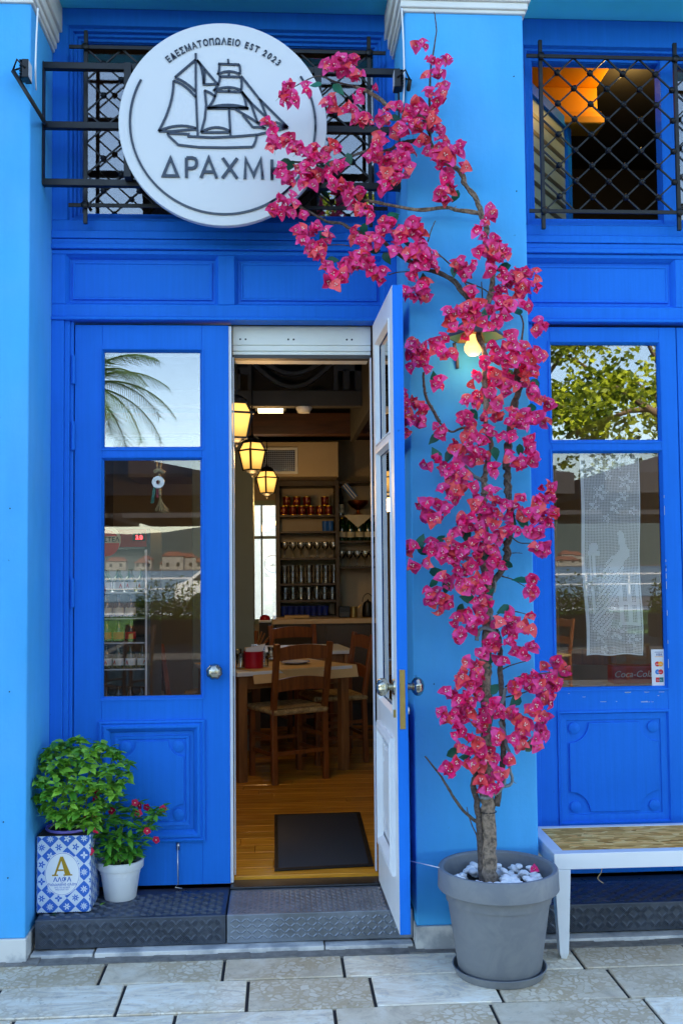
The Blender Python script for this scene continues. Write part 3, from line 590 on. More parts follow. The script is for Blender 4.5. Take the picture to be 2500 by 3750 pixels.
# shutter box in the door head, jamb lining
sb = MB(); sb.box(-.196, .405, .062, .30, 2.419, 2.503); sb.box(-.196, .405, .066, .29, 2.394, 2.4185); sb.box(-.196, .405, .072, .28, 2.378, 2.3935); sb.build('shutter_box', 'box_white', B, bevel=.003)
sh = MB()
for x in (-.163, -.140, .045, .068, .30, .322): sh.lathe([(.0042, 0), (.0042, .0012), (.0002, .0012)], 10, (x, .062, 2.444), axis='y')
sh.build('screw_hole', 'black_plastic', B)
MB().box(-.196, .405, .070, .12, 2.362, 2.3775).build('shutter_rail', 'grey_wood', B)
MB().box(-.196, -.191, .05, .09, .16, 2.362).build('shutter_guide', 'door_white', B); MB().box(.400, .405, .05, .09, .16, 2.362).build('shutter_guide', 'door_white', B)
th = MB(); th.box(-.212, .44, -.045, .055, .127, .1385); tho = th.build('threshold', 'black_plastic', B, bevel=.006)
mat('worn_marble', lin(18, 19, 22), .3, c2=lin(34, 36, 40), vscale=50, det=6); tho.data.materials[0] = MATS['worn_marble']
# ------------------------------------------------------------------ metal steps
def lugs(mb, o, u, v, n, W, H, kind):
    o, u, v, n = Vector(o), Vector(u), Vector(v), Vector(n)
    def lug(c, ang, L, wd, h):
        d = u*math.cos(ang)+v*math.sin(ang); e = -u*math.sin(ang)+v*math.cos(ang)
        i = mb.vs([c-d*L/2-e*wd/2, c+d*L/2-e*wd/2, c+d*L/2+e*wd/2, c-d*L/2+e*wd/2, c-d*L*.3+n*h, c+d*L*.3+n*h])
        for q in ((0, 1, 5, 4), (2, 3, 4, 5), (1, 2, 5), (3, 0, 4)): mb.face([i+k for k in q])
    P = .0285 if kind == 5 else .021; nu, nv = int(W/P), int(H/P)
    for a in range(nu):
        for b in range(nv):
            c = o+u*(P*(a+.5)+(W-nu*P)/2)+v*(P*(b+.5)+(H-nv*P)/2); ang = R(45) if (a+b) % 2 else R(-45)
            if kind == 5:
                for k in range(-2, 3): lug(c+(-u*math.sin(ang)+v*math.cos(ang))*k*.0055, ang, .0225-abs(k)*.002, .0036, .0028)
            else: lug(c, ang*.9, .020, .0070, .0026)
def step(x0, x1, mt, kind, label, z=.127, yf=-.345, yb=.0):
    t = thing('metal_step', label, 'step', ((x0+x1)/2, yf/2, 0), 'tread plate steps along the shopfront')
    MB().box(x0, x1, yf, yb, .018, z).build('step_box', mt, t, bevel=.004)
    m = MB(); lugs(m, (x0+.004, yf, .022), (1, 0, 0), (0, 0, 1), (0, -1, 0), x1-x0-.008, z-.028, kind); lugs(m, (x0+.004, yf+.006, z), (1, 0, 0), (0, 1, 0), (0, 0, 1), x1-x0-.008, yb-yf-.07, kind)
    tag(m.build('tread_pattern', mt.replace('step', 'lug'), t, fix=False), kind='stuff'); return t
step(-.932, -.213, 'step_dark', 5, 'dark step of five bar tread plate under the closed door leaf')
step(-.209, .507, 'step_silver', 1, 'grey steel tread plate step in front of the open doorway')
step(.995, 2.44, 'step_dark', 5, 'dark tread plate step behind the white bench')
# ------------------------------------------------------------------ round sign
SX, SZ, SR, SY = -.214, 3.24, .417, -.30
S = thing('hanging_sign', 'round white sign with dark sailing ship and Greek lettering on black bars', 'sign', (SX, SY, 2.82))
dk = MB(); dk.lathe([(.001, -.03), (SR-.002, -.03), (SR, -.028), (SR, -.002), (SR-.002, 0), (.001, 0)], 128, (SX, SY, SZ), axis='y'); dk.build('disc', 'sign_white', S, smooth=True, angle=30)
MB().lathe([(SR-.03, -.065), (SR-.03, -.031)], 96, (SX, SY, SZ), axis='y').build('disc_back', 'black_iron', S, smooth=True)
br = MB()
for z in (3.512, 3.264, 3.026): br.box(-.949, .511, -.215, -.187, z-.014, z+.014)
br.box(-.949, -.945, -.222, -.18, 3.012, 3.526); br.box(.507, .511, -.222, -.18, 3.012, 3.526); br.build('bracket', 'black_iron', S, bevel=.002)
for x in (-.60, .17):
    MB().box(x-.014, x+.014, -.272, -.187, 3.03, 3.5).build('hanger', 'black_iron', S)
def sp(cx, cy): return (SX+(cx-776)/746*SR, SZ-(cy-775)/738*SR)
em = MB(); y0, y1 = SY-.005, SY+.001; LW = .0094
def line(*pts, wd=LW, closed=False): em.ribbon([sp(*p) for p in pts], wd, y0, y1, closed=closed)
def crv(a, c, b, wd=LW, n=8): em.ribbon([sp(*p) for p in bez(a, c, b, n)], wd, y0, y1)
line((581, 265), (581, 540), (594, 866), wd=.0088); line((812, 303), (816, 340), wd=.008)
line((581, 312), (432, 445)); crv((432, 445), (520, 480), (578, 545)); crv((422, 468), (510, 495), (582, 590)); crv((422, 468), (425, 640), (316, 838)); crv((316, 838), (450, 770), (585, 812)); line((316, 838), (400, 838), (585, 818)); 
crv((590, 315), (632, 360), (636, 490)); line((590, 315), (735, 488), (630, 493)); crv((640, 385), (648, 440), (640, 488))
line((742, 340), (893, 342)); crv((748, 340), (755, 380), (738, 418)); crv((893, 342), (903, 380), (896, 412)); crv((738, 418), (815, 372), (896, 412)); line((818, 400), (818, 428))
line((745, 432), (900, 432)); crv((755, 432), (752, 490), (708, 538)); crv((900, 432), (918, 480), (905, 530)); crv((708, 538), (800, 488), (905, 528)); line((818, 515), (818, 545))
line((728, 540), (905, 542)); crv((728, 540), (715, 610), (664, 666)); crv((905, 542), (940, 590), (942, 660)); crv((664, 666), (810, 612), (958, 662)); crv((664, 666), (810, 650), (958, 662)); line((664, 666), (958, 662))
crv((642, 536), (690, 550), (722, 584)); line((645, 536), (655, 640), (645, 740), (618, 842)); line((818, 665), (828, 862)); crv((618, 842), (720, 770), (828, 832)); line((618, 842), (828, 838))
line((905, 425), (1035, 590), (1240, 795)); line((905, 535), (985, 630), (1100, 738)); line((910, 540), (975, 630), (1025, 770)); line((1038, 592), (1095, 735)); line((865, 670), (985, 740), (1075, 805)); line((915, 710), (990, 800)); crv((990, 800), (1030, 790), (1085, 810)); line((1020, 762), (1130, 790), (1240, 795)); line((1150, 757), (1240, 795))
line((378, 852), (528, 856), (528, 872), (700, 878), (860, 868), (1020, 852), (1240, 797)); line((378, 852), (388, 872), (455, 935), (600, 950), (790, 950), (985, 942)); crv((985, 942), (1012, 905), (1015, 855))
em.build('ship_emblem', 'sign_dark', S)
ring = MB(); ring.ribbon([(SX+.371*math.cos(R(151.8+241*k/90)), SZ+.371*math.sin(R(151.8+241*k/90))) for k in range(91)], .0088, y0, y1); ring.build('ring_line', 'sign_dark', S)
word = 'ΕΔΕΣΜΑΤΟΠΩΛΕΙΟ EST 2023'
wid = {'Ι': .42, 'I': .42, ' ': .6, 'Μ': 1.25, 'Ω': 1.12, 'Ο': 1.12, 'Δ': 1.02, 'Α': 1.02, 'Λ': 1.0, 'Ε': .86, 'E': .86}; tot = sum(wid.get(c, .94) for c in word); a0, a1 = 131.5, 47.0; acc = 0; RT = .352
for c in word:
    k = wid.get(c, .94); a = R(a0+(a1-a0)*(acc+k/2)/tot); acc += k
    if c != ' ':
        put_text('letter', c, SX+RT*math.cos(a)*.93, SY-.0008, SZ+RT*math.sin(a)*.93, .0365, .003, 'sign_dark', S, off=.0010, rot=a-math.pi/2, sx=.80)
SWd = .0122
for strokes in ([([(349, 1160), (400, 1032), (451, 1160)], True)],
                [([(513, 1172), (513, 1028)], False), ([(513, 1028), (556, 1028), (575, 1034), (584, 1048), (586, 1066), (582, 1084), (572, 1097), (552, 1104), (513, 1104)], False)],
                [([(616, 1172), (672, 1026), (728, 1172)], False), ([(638, 1128), (706, 1128)], False)],
                [([(771, 1026), (874, 1172)], False), ([(876, 1026), (768, 1172)], False)],
                [([(930, 1176), (936, 1030), (992, 1150), (1044, 1030), (1056, 1176)], False)],
                [([(1124, 1178), (1124, 1032)], False), ([(1212, 1178), (1212, 1032)], False), ([(1124, 1100), (1212, 1100)], False)]):
    lm = MB()
    for k, (pts, cl) in enumerate(strokes): lm.ribbon([sp(*p) for p in pts], SWd, SY-.006-.0003*k, SY+.001, closed=cl)
    lm.build('letter', 'sign_dark', S)
# ------------------------------------------------------------------ floodlights on the sign bracket
def flood(label, arm, head, face, right):
    t = thing('floodlight', label, 'floodlight', arm[-1], 'floodlights aimed at the round sign'); s = -1 if right else 1
    MB().tube(arm, .0085, 8).build('arm', 'black_iron', t, smooth=True)
    x, y, z = head; h = MB(); h.box(x-.012, x+.012, y-.03, y+.03, z-.036, z+.036)
    for k in range(7): zz = z-.032+k*.0105; h.box(x-s*.012-(.012 if s > 0 else 0), x-s*.012+(0 if s > 0 else .012), y-.028, y+.028, zz, zz+.004)
    h.build('housing', 'black_iron', t, bevel=.002)
    MB().box(x+s*.012-.001, x+s*.012+.001, y-.026, y+.026, z-.032, z+.032).build('lens', 'plate', t)
    MB().tube([(x, y-.034, z), (x-s*.03, y-.034, z+.03), (arm[-1][0], arm[-1][1], arm[-1][2])], .004, 6).tube([(x, y+.034, z), (x-s*.03, y+.034, z+.03), (arm[-1][0], arm[-1][1], arm[-1][2])], .004, 6).build('yoke', 'black_iron', t, smooth=True)
    return t
a = at(165, 449, -.225); b = at(48, 258, -.47); flood('small black floodlight on an arm beside the left pilaster', [a, at(160, 440, -.44), b], at(100, 262, -.46), 1, False)
MB_c = MB().tube(smooth_path([at(140, 30, -.43), at(134, 150, -.42), at(131, 260, -.42), at(133, 330, -.36)]), .0035, 6)
tag(MB_c.build('cable', 'white_plastic', smooth=True), 'thin white cable hanging down from the capital beside the left floodlight', 'cable')
a = at(1468, 470, -.24); b = at(1500, 292, -.44); flood('small black floodlight with bracket by the bougainvillea pilaster', [a, at(1490, 360, -.38), b], at(1452, 297, -.43), -1, True)
tag(MB().tube(smooth_path([at(1470, 30, -.425), at(1476, 150, -.42), at(1479, 280, -.42), at(1476, 380, -.42)]), .0035, 6).build('cable', 'white_plastic', smooth=True), 'thin white cable running down the edge of the bougainvillea pilaster', 'cable')
# ------------------------------------------------------------------ window grilles
def grille(label, xv, z0, z1, xa, xb, n, y=-.085):
    t = thing('window_grille', label, 'grille', ((xv[0]+xv[-1])/2, y, z0), 'wrought iron grilles over the upper windows')
    for x in xv: MB().box(x-.008, x+.008, y-.008, y+.008, z0-.075, z1+.075).build('upright', 'black_iron', t, bevel=.001)
    for z in (z0, z1): MB().box(xa, xb, y-.016, y-.0085, z-.008, z+.008).build('crossbar', 'black_iron', t, bevel=.001)
    for x in xv:
        for z in (z0, z1): MB().lathe([(.016, 0), (.016, .003), (.010, .006), (.001, .007)], 14, (x, y-.0165, z), axis='y').build('stud', 'black_iron', t, smooth=True)
    X0, X1 = xv[0], xv[-1]; p = (X1-X0)/n; q = (z1-z0)/5; ros = None
    for sgn, yy in ((1, y-.002), (-1, y+.004)):
        for k in range(-6, n+7):
            xs, zs = X0+k*p, z1; pts = []
            # line: x = xs + sgn*t*p/2, z = z1 - t*q/2
            ts = sorted(t_ for t_ in ((X0-xs)/(sgn*p/2), (X1-xs)/(sgn*p/2))); ta, tb = max(ts[0], 0), min(ts[1], 10)
            if tb-ta < .3: continue
            MB().bar((xs+sgn*ta*p/2, yy, z1-ta*q/2), (xs+sgn*tb*p/2, yy, z1-tb*q/2), .0065, .0065, up=(0, 1, 0)).build('lattice_bar', 'black_iron', t)
    rm = MB(); rm.lathe([(.0125, 0), (.0135, .006), (.010, .013), (.001, .015)], 10, axis='y', flute=lambda a, s: 1+.12*math.cos(5*a)); rm.lathe([(.0125, 0), (.013, -.004), (.001, -.012)], 10, axis='y')
    rme = rm.mesh('rosette', 'black_iron', True)
    for j in range(1, 10):
        for i in range(0, n+1):
            x = X0+(i+.5)*p if j % 2 else X0+i*p
            if X0+.02 < x < X1-.02: obj('rosette', rme, t, Matrix.Translation((x, y-.002, z1-j*q/2)) @ Matrix.Rotation(rnd.uniform(0, 1), 4, 'Y'))
    return t
grille('black iron lattice grille with rosettes behind the round sign', [-.800, .397], 2.972, 3.650, -.868, .468, 8)
grille('black iron lattice grille with rosettes over the open upper window', [1.142, 1.738, 2.30], 2.970, 3.652, 1.078, 2.36, 8)
# ------------------------------------------------------------------ wall lantern on the pilaster
c = at(1742, 1235, -.52); L_ = thing('wall_lamp', 'lit wall lamp with flared metal shade half hidden by bougainvillea', 'lamp', (c.x, PY, c.z))
m = MB(); m.lathe([(.115, -.002), (.113, .004), (.075, .042), (.03, .075), (.012, .09), (.001, .095)], 6, (c.x, c.y, c.z)); m.lathe([(.111, -.001), (.07, .036), (.02, .06)], 6, (c.x, c.y, c.z), m=1); m.build('lamp_shade', ['lamp_metal', 'brass'], L_)
m = MB(); m.tube(smooth_path([(c.x-.055, PY-.004, c.z-.10), (c.x-.06, PY-.02, c.z-.06), (c.x-.075, PY-.05, c.z-.01)]), .007, 8); m.tube([(c.x, PY, c.z+.07), (c.x, c.y, c.z+.075)], .012, 8); m.build('arm', 'lamp_metal', L_, smooth=True)
bz = c.z-.040; MB().lathe([(.001, -.034), (.020, -.029), (.033, -.012), (.034, .004), (.026, .022), (.014, .036), (.012, .05)], 20, (c.x-.012, c.y, bz)).build('bulb', 'bulb', L_, smooth=True)
pl = bpy.data.lights.new('bulb_light', 'POINT'); pl.energy = .22; pl.color = (1, .62, .28); pl.shadow_soft_size = .03; po = bpy.data.objects.new('bulb_light', pl); col.objects.link(po); po.location = (c.x-.012, c.y-.005, bz-.042); po.parent = L_; po.matrix_parent_inverse = L_.matrix_basis.inverted()
# ------------------------------------------------------------------ big grey pot, saucer, pebbles
PX, PYc = .776, -.655
P = thing('flower_pot', 'large grey plastic pot with wide rim on a round saucer', 'pot', (PX, PYc, 0))
MB().lathe([(.001, .022), (.146, .022), (.149, .03), (.186, .290), (.186, .296), (.213, .300), (.216, .304), (.214, .368), (.210, .374), (.200, .374), (.194, .368), (.187, .26)], 64, (PX, PYc, 0)).build('pot_body', 'grey_plastic', P, smooth=True, angle=35)
MB().lathe([(.001, .001), (.155, .001), (.168, .030), (.164, .031), (.152, .008), (.001, .008)], 64, (PX, PYc, 0)).build('saucer', 'grey_plastic', P, smooth=True, angle=35)
MB().lathe([(.001, .312), (.188, .306)], 32, (PX, PYc, 0)).build('soil_bed', 'soil', P)
pms = []
for k in range(5):
    bm = bmesh.new(); bmesh.ops.create_icosphere(bm, subdivisions=3, radius=1)
    k1, k2 = Vector((rnd.uniform(-1, 1), rnd.uniform(-1, 1), rnd.uniform(-1, 1))), Vector((rnd.uniform(-2, 2), rnd.uniform(-2, 2), rnd.uniform(-2, 2)))
    for v in bm.verts: v.co *= 1+.12*math.sin(3*v.co.dot(k1))+.08*math.sin(3*v.co.dot(k2))
    for v in bm.verts: v.co.z *= .62; v.co.x *= 1.25
    me = bpy.data.meshes.new('pebble'); bm.to_mesh(me); bm.free(); me.materials.append(MATS['pebble']); me.polygons.foreach_set('use_smooth', [True]*len(me.polygons)); pms.append(me)
cnt = 0; placed = []
for k in range(900):
    a = rnd.uniform(0, 6.283); r = .165*math.sqrt(rnd.random()); x, y = r*math.cos(a), r*math.sin(a); s = rnd.uniform(.011, .018)
    if math.hypot(x+.03, y) < .035+s: continue
    lvl = .318
    hits = [q for q in placed if math.hypot(q[0]-x, q[1]-y) < (q[3]+s)*.9]
    if hits: lvl = max(h[2] for h in hits)+.008
    if lvl > .347: continue
    placed.append((x, y, lvl, s))
    o = obj('pebble', rnd.choice(pms), None, Matrix.Translation((PX+x, PYc+y, lvl)) @ Euler((rnd.uniform(-.5, .5), rnd.uniform(-.5, .5), rnd.uniform(0, 6))).to_matrix().to_4x4() @ Matrix.Diagonal((s, s, s, 1)))
    tag(o, 'smooth white pebble inside the large grey pot', 'pebble', 'white pebbles in the grey pot'); cnt += 1
    if cnt > 110: break
pf_ = at(1952, 3183, -.70)
tag(MB().tube([(.455, -.50, .362), (.575, -.66, .372)], .0017, 6).build('tie_wire', 'white_plastic', smooth=True), 'thin pale wire tied from open door to the grey pot', 'wire')
# ------------------------------------------------------------------ bench
bx0, bx1, by0, by1, bz_ = 1.006, 2.32, -.565, -.165, .385
Bn = thing('bench', 'white metal bench with strand board seat beneath the window', 'bench', ((bx0+bx1)/2, (by0+by1)/2, 0))
m = MB(); m.box(bx0, bx1, by0, by0+.045, bz_-.058, bz_); m.box(bx0, bx1, by1-.03, by1, bz_-.058, bz_); m.box(bx0, bx0+.045, by0+.0455, by1-.0305, bz_-.058, bz_); m.box(bx1-.045, bx1, by0+.0455, by1-.0305, bz_-.058, bz_); m.build('seat_frame', 'bench_white', Bn, bevel=.002)
MB().box(bx0+.046, bx1-.046, by0+.046, by1-.031, bz_-.02, bz_-.002).build('seat_board', 'strand_board', Bn)
for x in (bx0, bx1-.06):
    for y in (by0-.001, by1-.05):
        m = MB(); a = [(x-.001, y, bz_-.0585), (x+.061, y, bz_-.0585), (x+.061, y+.05, bz_-.0585), (x-.001, y+.05, bz_-.0585)]; k = (.016, .046) if x == bx0 else (.014, .044)
        b = [(x+k[0], y+.006, .02), (x+k[1]+.004, y+.006, .02), (x+k[1]+.004, y+.044, .02), (x+k[0], y+.044, .02)]; c_ = [(x+k[0]+.008, y+.012, 0), (x+k[1]-.004, y+.012, 0), (x+k[1]-.004, y+.038, 0), (x+k[0]+.008, y+.038, 0)]
        i = m.vs(a+b+c_)
        for r0 in (0, 4):
            for q in range(4): m.face((i+r0+q, i+r0+(q+1) % 4, i+r0+4+(q+1) % 4, i+r0+4+q))
        m.face((i, i+1, i+2, i+3)); m.face((i+11, i+10, i+9, i+8)); m.build('leg', 'bench_white', Bn, bevel=.002)
MB().tube(smooth_path([(1.20, -.52, .328), (1.195, -.52, .30), (1.18, -.525, .28), (1.20, -.53, .262)]), .0015, 5).build('loose_wire', 'rope', Bn)
# ------------------------------------------------------------------ doormat
Mt = thing('doormat', 'black ribbed rubber doormat on the wooden floor just inside the doorway', 'doormat', (.19, .6, .16))
ma = [Vector(v) for v in ((-.029, .106, .153), (.400, .140, .153), (.416, 1.10, .153), (-.034, 1.09, .153))]
m = MB(); i = m.vs([v+Vector((0, 0, 0)) for v in ma]+[v+Vector((0, 0, .007)) for v in ma])
for q in ((0, 3, 2, 1), (4, 5, 6, 7), (0, 1, 5, 4), (1, 2, 6, 5), (2, 3, 7, 6), (3, 0, 4, 7)): m.face([i+k for k in q])
m.build('mat_base', 'rubber', Mt, bevel=.002)
m = MB()
for a in range(40):
    for b in range(92):
        s, t = .045+.91*(a+.5*(b % 2))/40, .03+.94*b/92
        p = ma[0].lerp(ma[1], s).lerp(ma[3].lerp(ma[2], s), t)+Vector((0, 0, .007)); r = .0042
        j = m.vs([p+Vector((-r, -r, 0)), p+Vector((r, -r, 0)), p+Vector((r, r, 0)), p+Vector((-r, r, 0)), p+Vector((0, 0, .004))])
        for q in ((0, 1, 4), (1, 2, 4), (2, 3, 4), (3, 0, 4)): m.face([j+k for k in q])
tag(m.build('rubber_nubs', 'nub', Mt, fix=False), kind='stuff')
# ------------------------------------------------------------------ leaf and flower pieces
def leaf_into(mb, M, L, W, fold=.25, curl=.3, rows=(0, .18, .42, .68, .88, 1), m=0, pw=.75):
    base = len(mb.v)
    for t in rows:
        wd = W/2*math.sin(math.pi*min(1, t**pw))*(1-.15*t) if 0 < t < 1 else W*.03
        y = L*t*(1-.12*curl*t); z = -curl*L*t*t*.55
        for sx in (-1, 0, 1): mb.v.append(tuple(M @ Vector((sx*wd, y, z+abs(sx)*wd*fold))))
    n0 = len(mb.f)
    for k in range(len(rows)-1):
        a = base+3*k
        mb.face((a, a+1, a+4, a+3), m); mb.face((a+1, a+2, a+5, a+4), m)
    if mb.rv is not None: v = rnd.random(); mb.rv += [v]*(len(mb.f)-n0)
def leaf_meshes(name, L, W, mt, n=4, fold=.25, curl=(.1, .6), pw=.75):
    out = []
    for k in range(n):
        mb = MB(); leaf_into(mb, Matrix.Identity(4), L, W*rnd.uniform(.85, 1.1), fold*rnd.uniform(.6, 1.3), rnd.uniform(*curl), pw=pw); out.append(mb.mesh(name, mt, True))
    return out
def flower_variant(cols):
    mb = MB(); mb.rv = []; op = rnd.uniform(.62, 1.2)
    for k in range(3):
        ang = k*2*math.pi/3+rnd.uniform(-.25, .25); L = rnd.uniform(.032, .040); W = rnd.uniform(.040, .047); tilt = op+rnd.uniform(-.35, .4); pv = rnd.random()
        M = Matrix.Rotation(ang, 4, 'Z') @ Matrix.Rotation(math.pi/2-tilt, 4, 'X')
        rows = (0, .12, .32, .55, .78, .92, 1); base = len(mb.v)
        for t in rows:
            wd = W/2*(math.sin(math.pi*t**.72)**.62 if 0 < t < 1 else .02)
            y = L*t; z = .20*L*math.sin(t*3.0)-.34*L*t**3+rnd.uniform(-.001, .001)
            for s in (-1, -.5, 0, .5, 1): mb.v.append(tuple(M @ Vector((s*wd, y, z+(s*s)*wd*.5-.0025*math.exp(-(s*4)**2)+rnd.uniform(-.001, .001)*abs(s)))))
        for a in range(len(rows)-1):
            for b in range(4):
                i = base+a*5+b; mb.face((i, i+1, i+6, i+5), cols[k]); mb.rv.append(pv)
    for k in range(3):
        ang = k*2.1+rnd.uniform(0, 1); d = Vector((math.cos(ang)*.35, math.sin(ang)*.35, 1)).normalized(); e = d*rnd.uniform(.016, .022)
        mb.tube([(0, 0, .001), e*.6, e], [.0010, .0009, .0012], 4, 3); c = e+d*.0008
        x = d.orthogonal().normalized(); y = d.cross(x)
        i = mb.vs([c+(x*math.cos(j*math.pi/5*1)+y*math.sin(j*math.pi/5*1))*(.0034 if j % 2 == 0 else .0015) for j in range(10)]+[c+d*.0012])
        for j in range(10): mb.face((i+j, i+(j+1) % 10, i+10), 3)
    mb.tube([(0, 0, 0), (0, 0, -.02)], .0008, 3, 4); mb.rv += [0]*(len(mb.f)-len(mb.rv))
    return mb.mesh('flower', ['bract_magenta', 'bract_deep', 'bract_coral', 'stamen', 'green_stem'], True)
FV = [flower_variant(c) for c in ((0, 0, 0), (0, 0, 1), (0, 1, 0), (0, 0, 0), (1, 1, 0), (0, 2, 0), (2, 2, 0), (2, 2, 2), (0, 0, 2), (1, 0, 1), (0, 0, 0), (2, 0, 0), (0, 0, 0), (0, 1, 0))]
# ------------------------------------------------------------------ bougainvillea trained up the pilaster
def yd(py): return -.655+.15*min(1, max(0, (3200-py)/1700)) if py > 1500 else -.505+.02*min(1, (1500-py)/900)
BG = thing('bougainvillea', 'tall pink bougainvillea trained up the pilaster and across the sign', 'plant', (PX-.03, PYc, .33))
def cpath(ox, oy, s, pts): return [(ox+x/s, oy+y/s) for x, y in pts]
A_ = lambda *p: cpath(980, 30, 1.568, p); B_ = lambda *p: cpath(1040, 700, 1.568, p); C_ = lambda *p: cpath(1440, 1400, 2.376, p); D_ = lambda *p: cpath(1440, 1900, 2.376, p); E_ = lambda *p: cpath(1500, 2400, 2.412, p)
def branch(px, r0, r1, mt='bark_dark', dy=0, name='branch', n=7, wob=.12, twist=0):
    pts = [at(x, y, yd(y)+dy) for x, y in px]; P_ = smooth_path(pts, 5); k = len(P_); rad = [r0+(r1-r0)*i/(k-1) for i in range(k)]
    P_ = [p+Vector((rnd.uniform(-1, 1), rnd.uniform(-1, 1), 0))*r0*.18 for p in P_]
    m = MB(); m.tube(P_, rad, n, wob=wob)
    if twist:
        for ph in range(twist):
            q = []
            for i, p in enumerate(P_):
                a = i*.55+ph*2.1; q.append(p+Vector((math.cos(a), -abs(math.sin(a))*.8, math.sin(a)*.7))*(rad[i]*1.05))
            m.tube(q, [r*.55 for r in rad], 5, wob=.1)
    for i in range(2, k-1, 5):            # stubs and buds
        if rnd.random() < .5: d = Vector((rnd.uniform(-1, 1), rnd.uniform(-1, .2), rnd.uniform(-.3, 1))).normalized(); m.tube([P_[i], P_[i]+d*(rad[i]+rnd.uniform(.004, .014))], [rad[i]*.35, rad[i]*.15], 4)
    return m.build(name, mt, BG, smooth=True)
branch([(1790, 3240), (1790, 3150), (1787, 3000), (1783, 2900), (1781, 2700), (1779, 2500), (1776, 2420), (1781, 2300), (1786, 2200), (1776, 2100), (1772, 1950), (1768, 1812)], .030, .012, 'bark', name='trunk', n=12, wob=.06)
branch(E_((640, 2030), (620, 1640), (610, 1450), (590, 1300), (560, 1150), (580, 1060), (600, 960), (610, 800)), .0135, .009, name='trunk')
branch(E_((760, 1330), (800, 1100), (820, 900), (815, 650), (820, 480), (800, 250), (795, 90), (790, -120), (760, -230)), .012, .009, dy=-.01, name='trunk')
branch(E_((600, 1480), (470, 1370), (370, 1230), (300, 1110), (260, 1050), (135, 890)), .0065, .0028)
branch(E_((615, 1640), (540, 1480), (500, 1340)), .003, .0015)
branch([(1785, 2266), (1787, 2190), (1795, 2140), (1831, 2098), (1852, 2039), (1852, 2009), (1857, 1976), (1873, 1921)], .012, .010, twist=2)
branch([(1873, 1921), (1861, 1812), (1853, 1770), (1857, 1728), (1850, 1695), (1861, 1627), (1861, 1581), (1878, 1501), (1899, 1417), (1888, 1401), (1894, 1338), (1882, 1274)], .011, .012, twist=2)
branch([(1768, 1812), (1773, 1757), (1777, 1720), (1789, 1669), (1798, 1636), (1777, 1568), (1777, 1505), (1789, 1488)], .011, .008, 'bark', twist=1)
branch([(1690, 1695), (1730, 1740), (1765, 1760), (1790, 1790)], .006, .009, 'liana')
branch([(1608, 1547), (1583, 1501), (1562, 1463), (1551, 1413), (1550, 1363)], .007, .005, 'bark_dark', dy=.03)
branch([(1608, 1547), (1650, 1581), (1688, 1568), (1740, 1560)], .004, .005)
branch([(1761, 1172), (1754, 1229), (1773, 1293), (1773, 1370), (1777, 1440), (1777, 1505)], .009, .009, 'bark', dy=-.05, twist=1)
branch([(1907, 1261), (1914, 1185), (1901, 1146)], .004, .003)
branch([(1761, 1172), (1790, 1100), (1800, 1020), (1790, 950), (1773, 879), (1780, 834), (1761, 789), (1739, 725), (1701, 674), (1682, 629), (1643, 604), (1592, 572), (1573, 521)], .009, .008, 'bark', twist=2)
branch([(1761, 1172), (1703, 1083), (1652, 1025), (1595, 997), (1537, 981), (1486, 949), (1435, 917), (1384, 872), (1340, 866)], .009, .006, twist=2)
branch([(1340, 866), (1282, 837), (1250, 818), (1206, 815), (1155, 789), (1097, 757)], .007, .004, twist=1)
branch([(1758, 783), (1675, 770), (1631, 760), (1541, 770), (1458, 757), (1388, 744), (1337, 732)], .008, .005, 'bark', twist=1)
branch([(1573, 489), (1554, 438), (1484, 406), (1426, 394), (1395, 368), (1344, 336), (1299, 317)], .009, .006, 'bark', twist=2)
branch([(1299, 317), (1230, 300), (1171, 279), (1127, 291), (1069, 323)], .004, .0018)
branch([(1573, 521), (1503, 518), (1458, 527), (1420, 553), (1344, 553), (1273, 578), (1216, 591), (1139, 598), (1044, 591)], .008, .003, twist=1)
branch([(1573, 525), (1573, 413), (1573, 323), (1576, 253), (1586, 189), (1597, 113), (1589, 43)], .006, .0022)
branch([(1852, 2553), (1915, 2537), (1956, 2520)], .003, .0015); branch(E_((790, 140), (860, 100), (950, 70), (1050, 45)), .003, .0015); branch(E_((840, 280), (960, 190), (1080, 170), (1250, 150)), .003, .002)
branch([(1869, 1963), (1903, 1988), (1962, 1988)], .003, .0015); branch([(1836, 2110), (1878, 2123), (1920, 2148)], .003, .0015); branch([(1861, 2237), (1895, 2241), (1924, 2249)], .0025, .0015)
branch(D_((1010, 300), (1060, 296), (1120, 300)), .002, .001); branch(D_((860, 870), (920, 820), (1000, 800)), .0025, .0015)
branch(B_((1040, 520), (1140, 560), (1180, 590)), .003, .002); branch(B_((1140, 640), (1135, 580), (1132, 520)), .003, .002); branch(B_((860, 340), (930, 400), (1000, 470), (1050, 550)), .003, .0025); branch(B_((825, 290), (845, 220), (868, 170)), .003, .0015); branch(B_((600, 480), (660, 465), (770, 460)), .0025, .002); branch(B_((240, 310), (330, 308), (390, 318)), .0022, .0015)
branch(E_((770, 560), (790, 460), (830, 370), (840, 290)), .0075, .0065, 'liana', dy=-.02); branch(E_((790, 580), (840, 700), (850, 800), (880, 870), (880, 1000), (905, 1080), (890, 1140), (830, 1160)), .0065, .0055, 'liana', dy=-.02); branch(E_((620, 1250), (680, 1262), (740, 1230), (800, 1190), (840, 1100), (825, 1040)), .007, .005, 'liana', dy=-.035)
branch(D_((720, 1060), (740, 980), (790, 950), (880, 985), (890, 1020)), .008, .006, 'liana', dy=-.03); branch(D_((870, 640), (885, 590), (880, 540)), .005, .004, 'liana', dy=-.01); branch(D_((880, 980), (855, 900), (850, 840)), .006, .005, 'liana', dy=-.02)
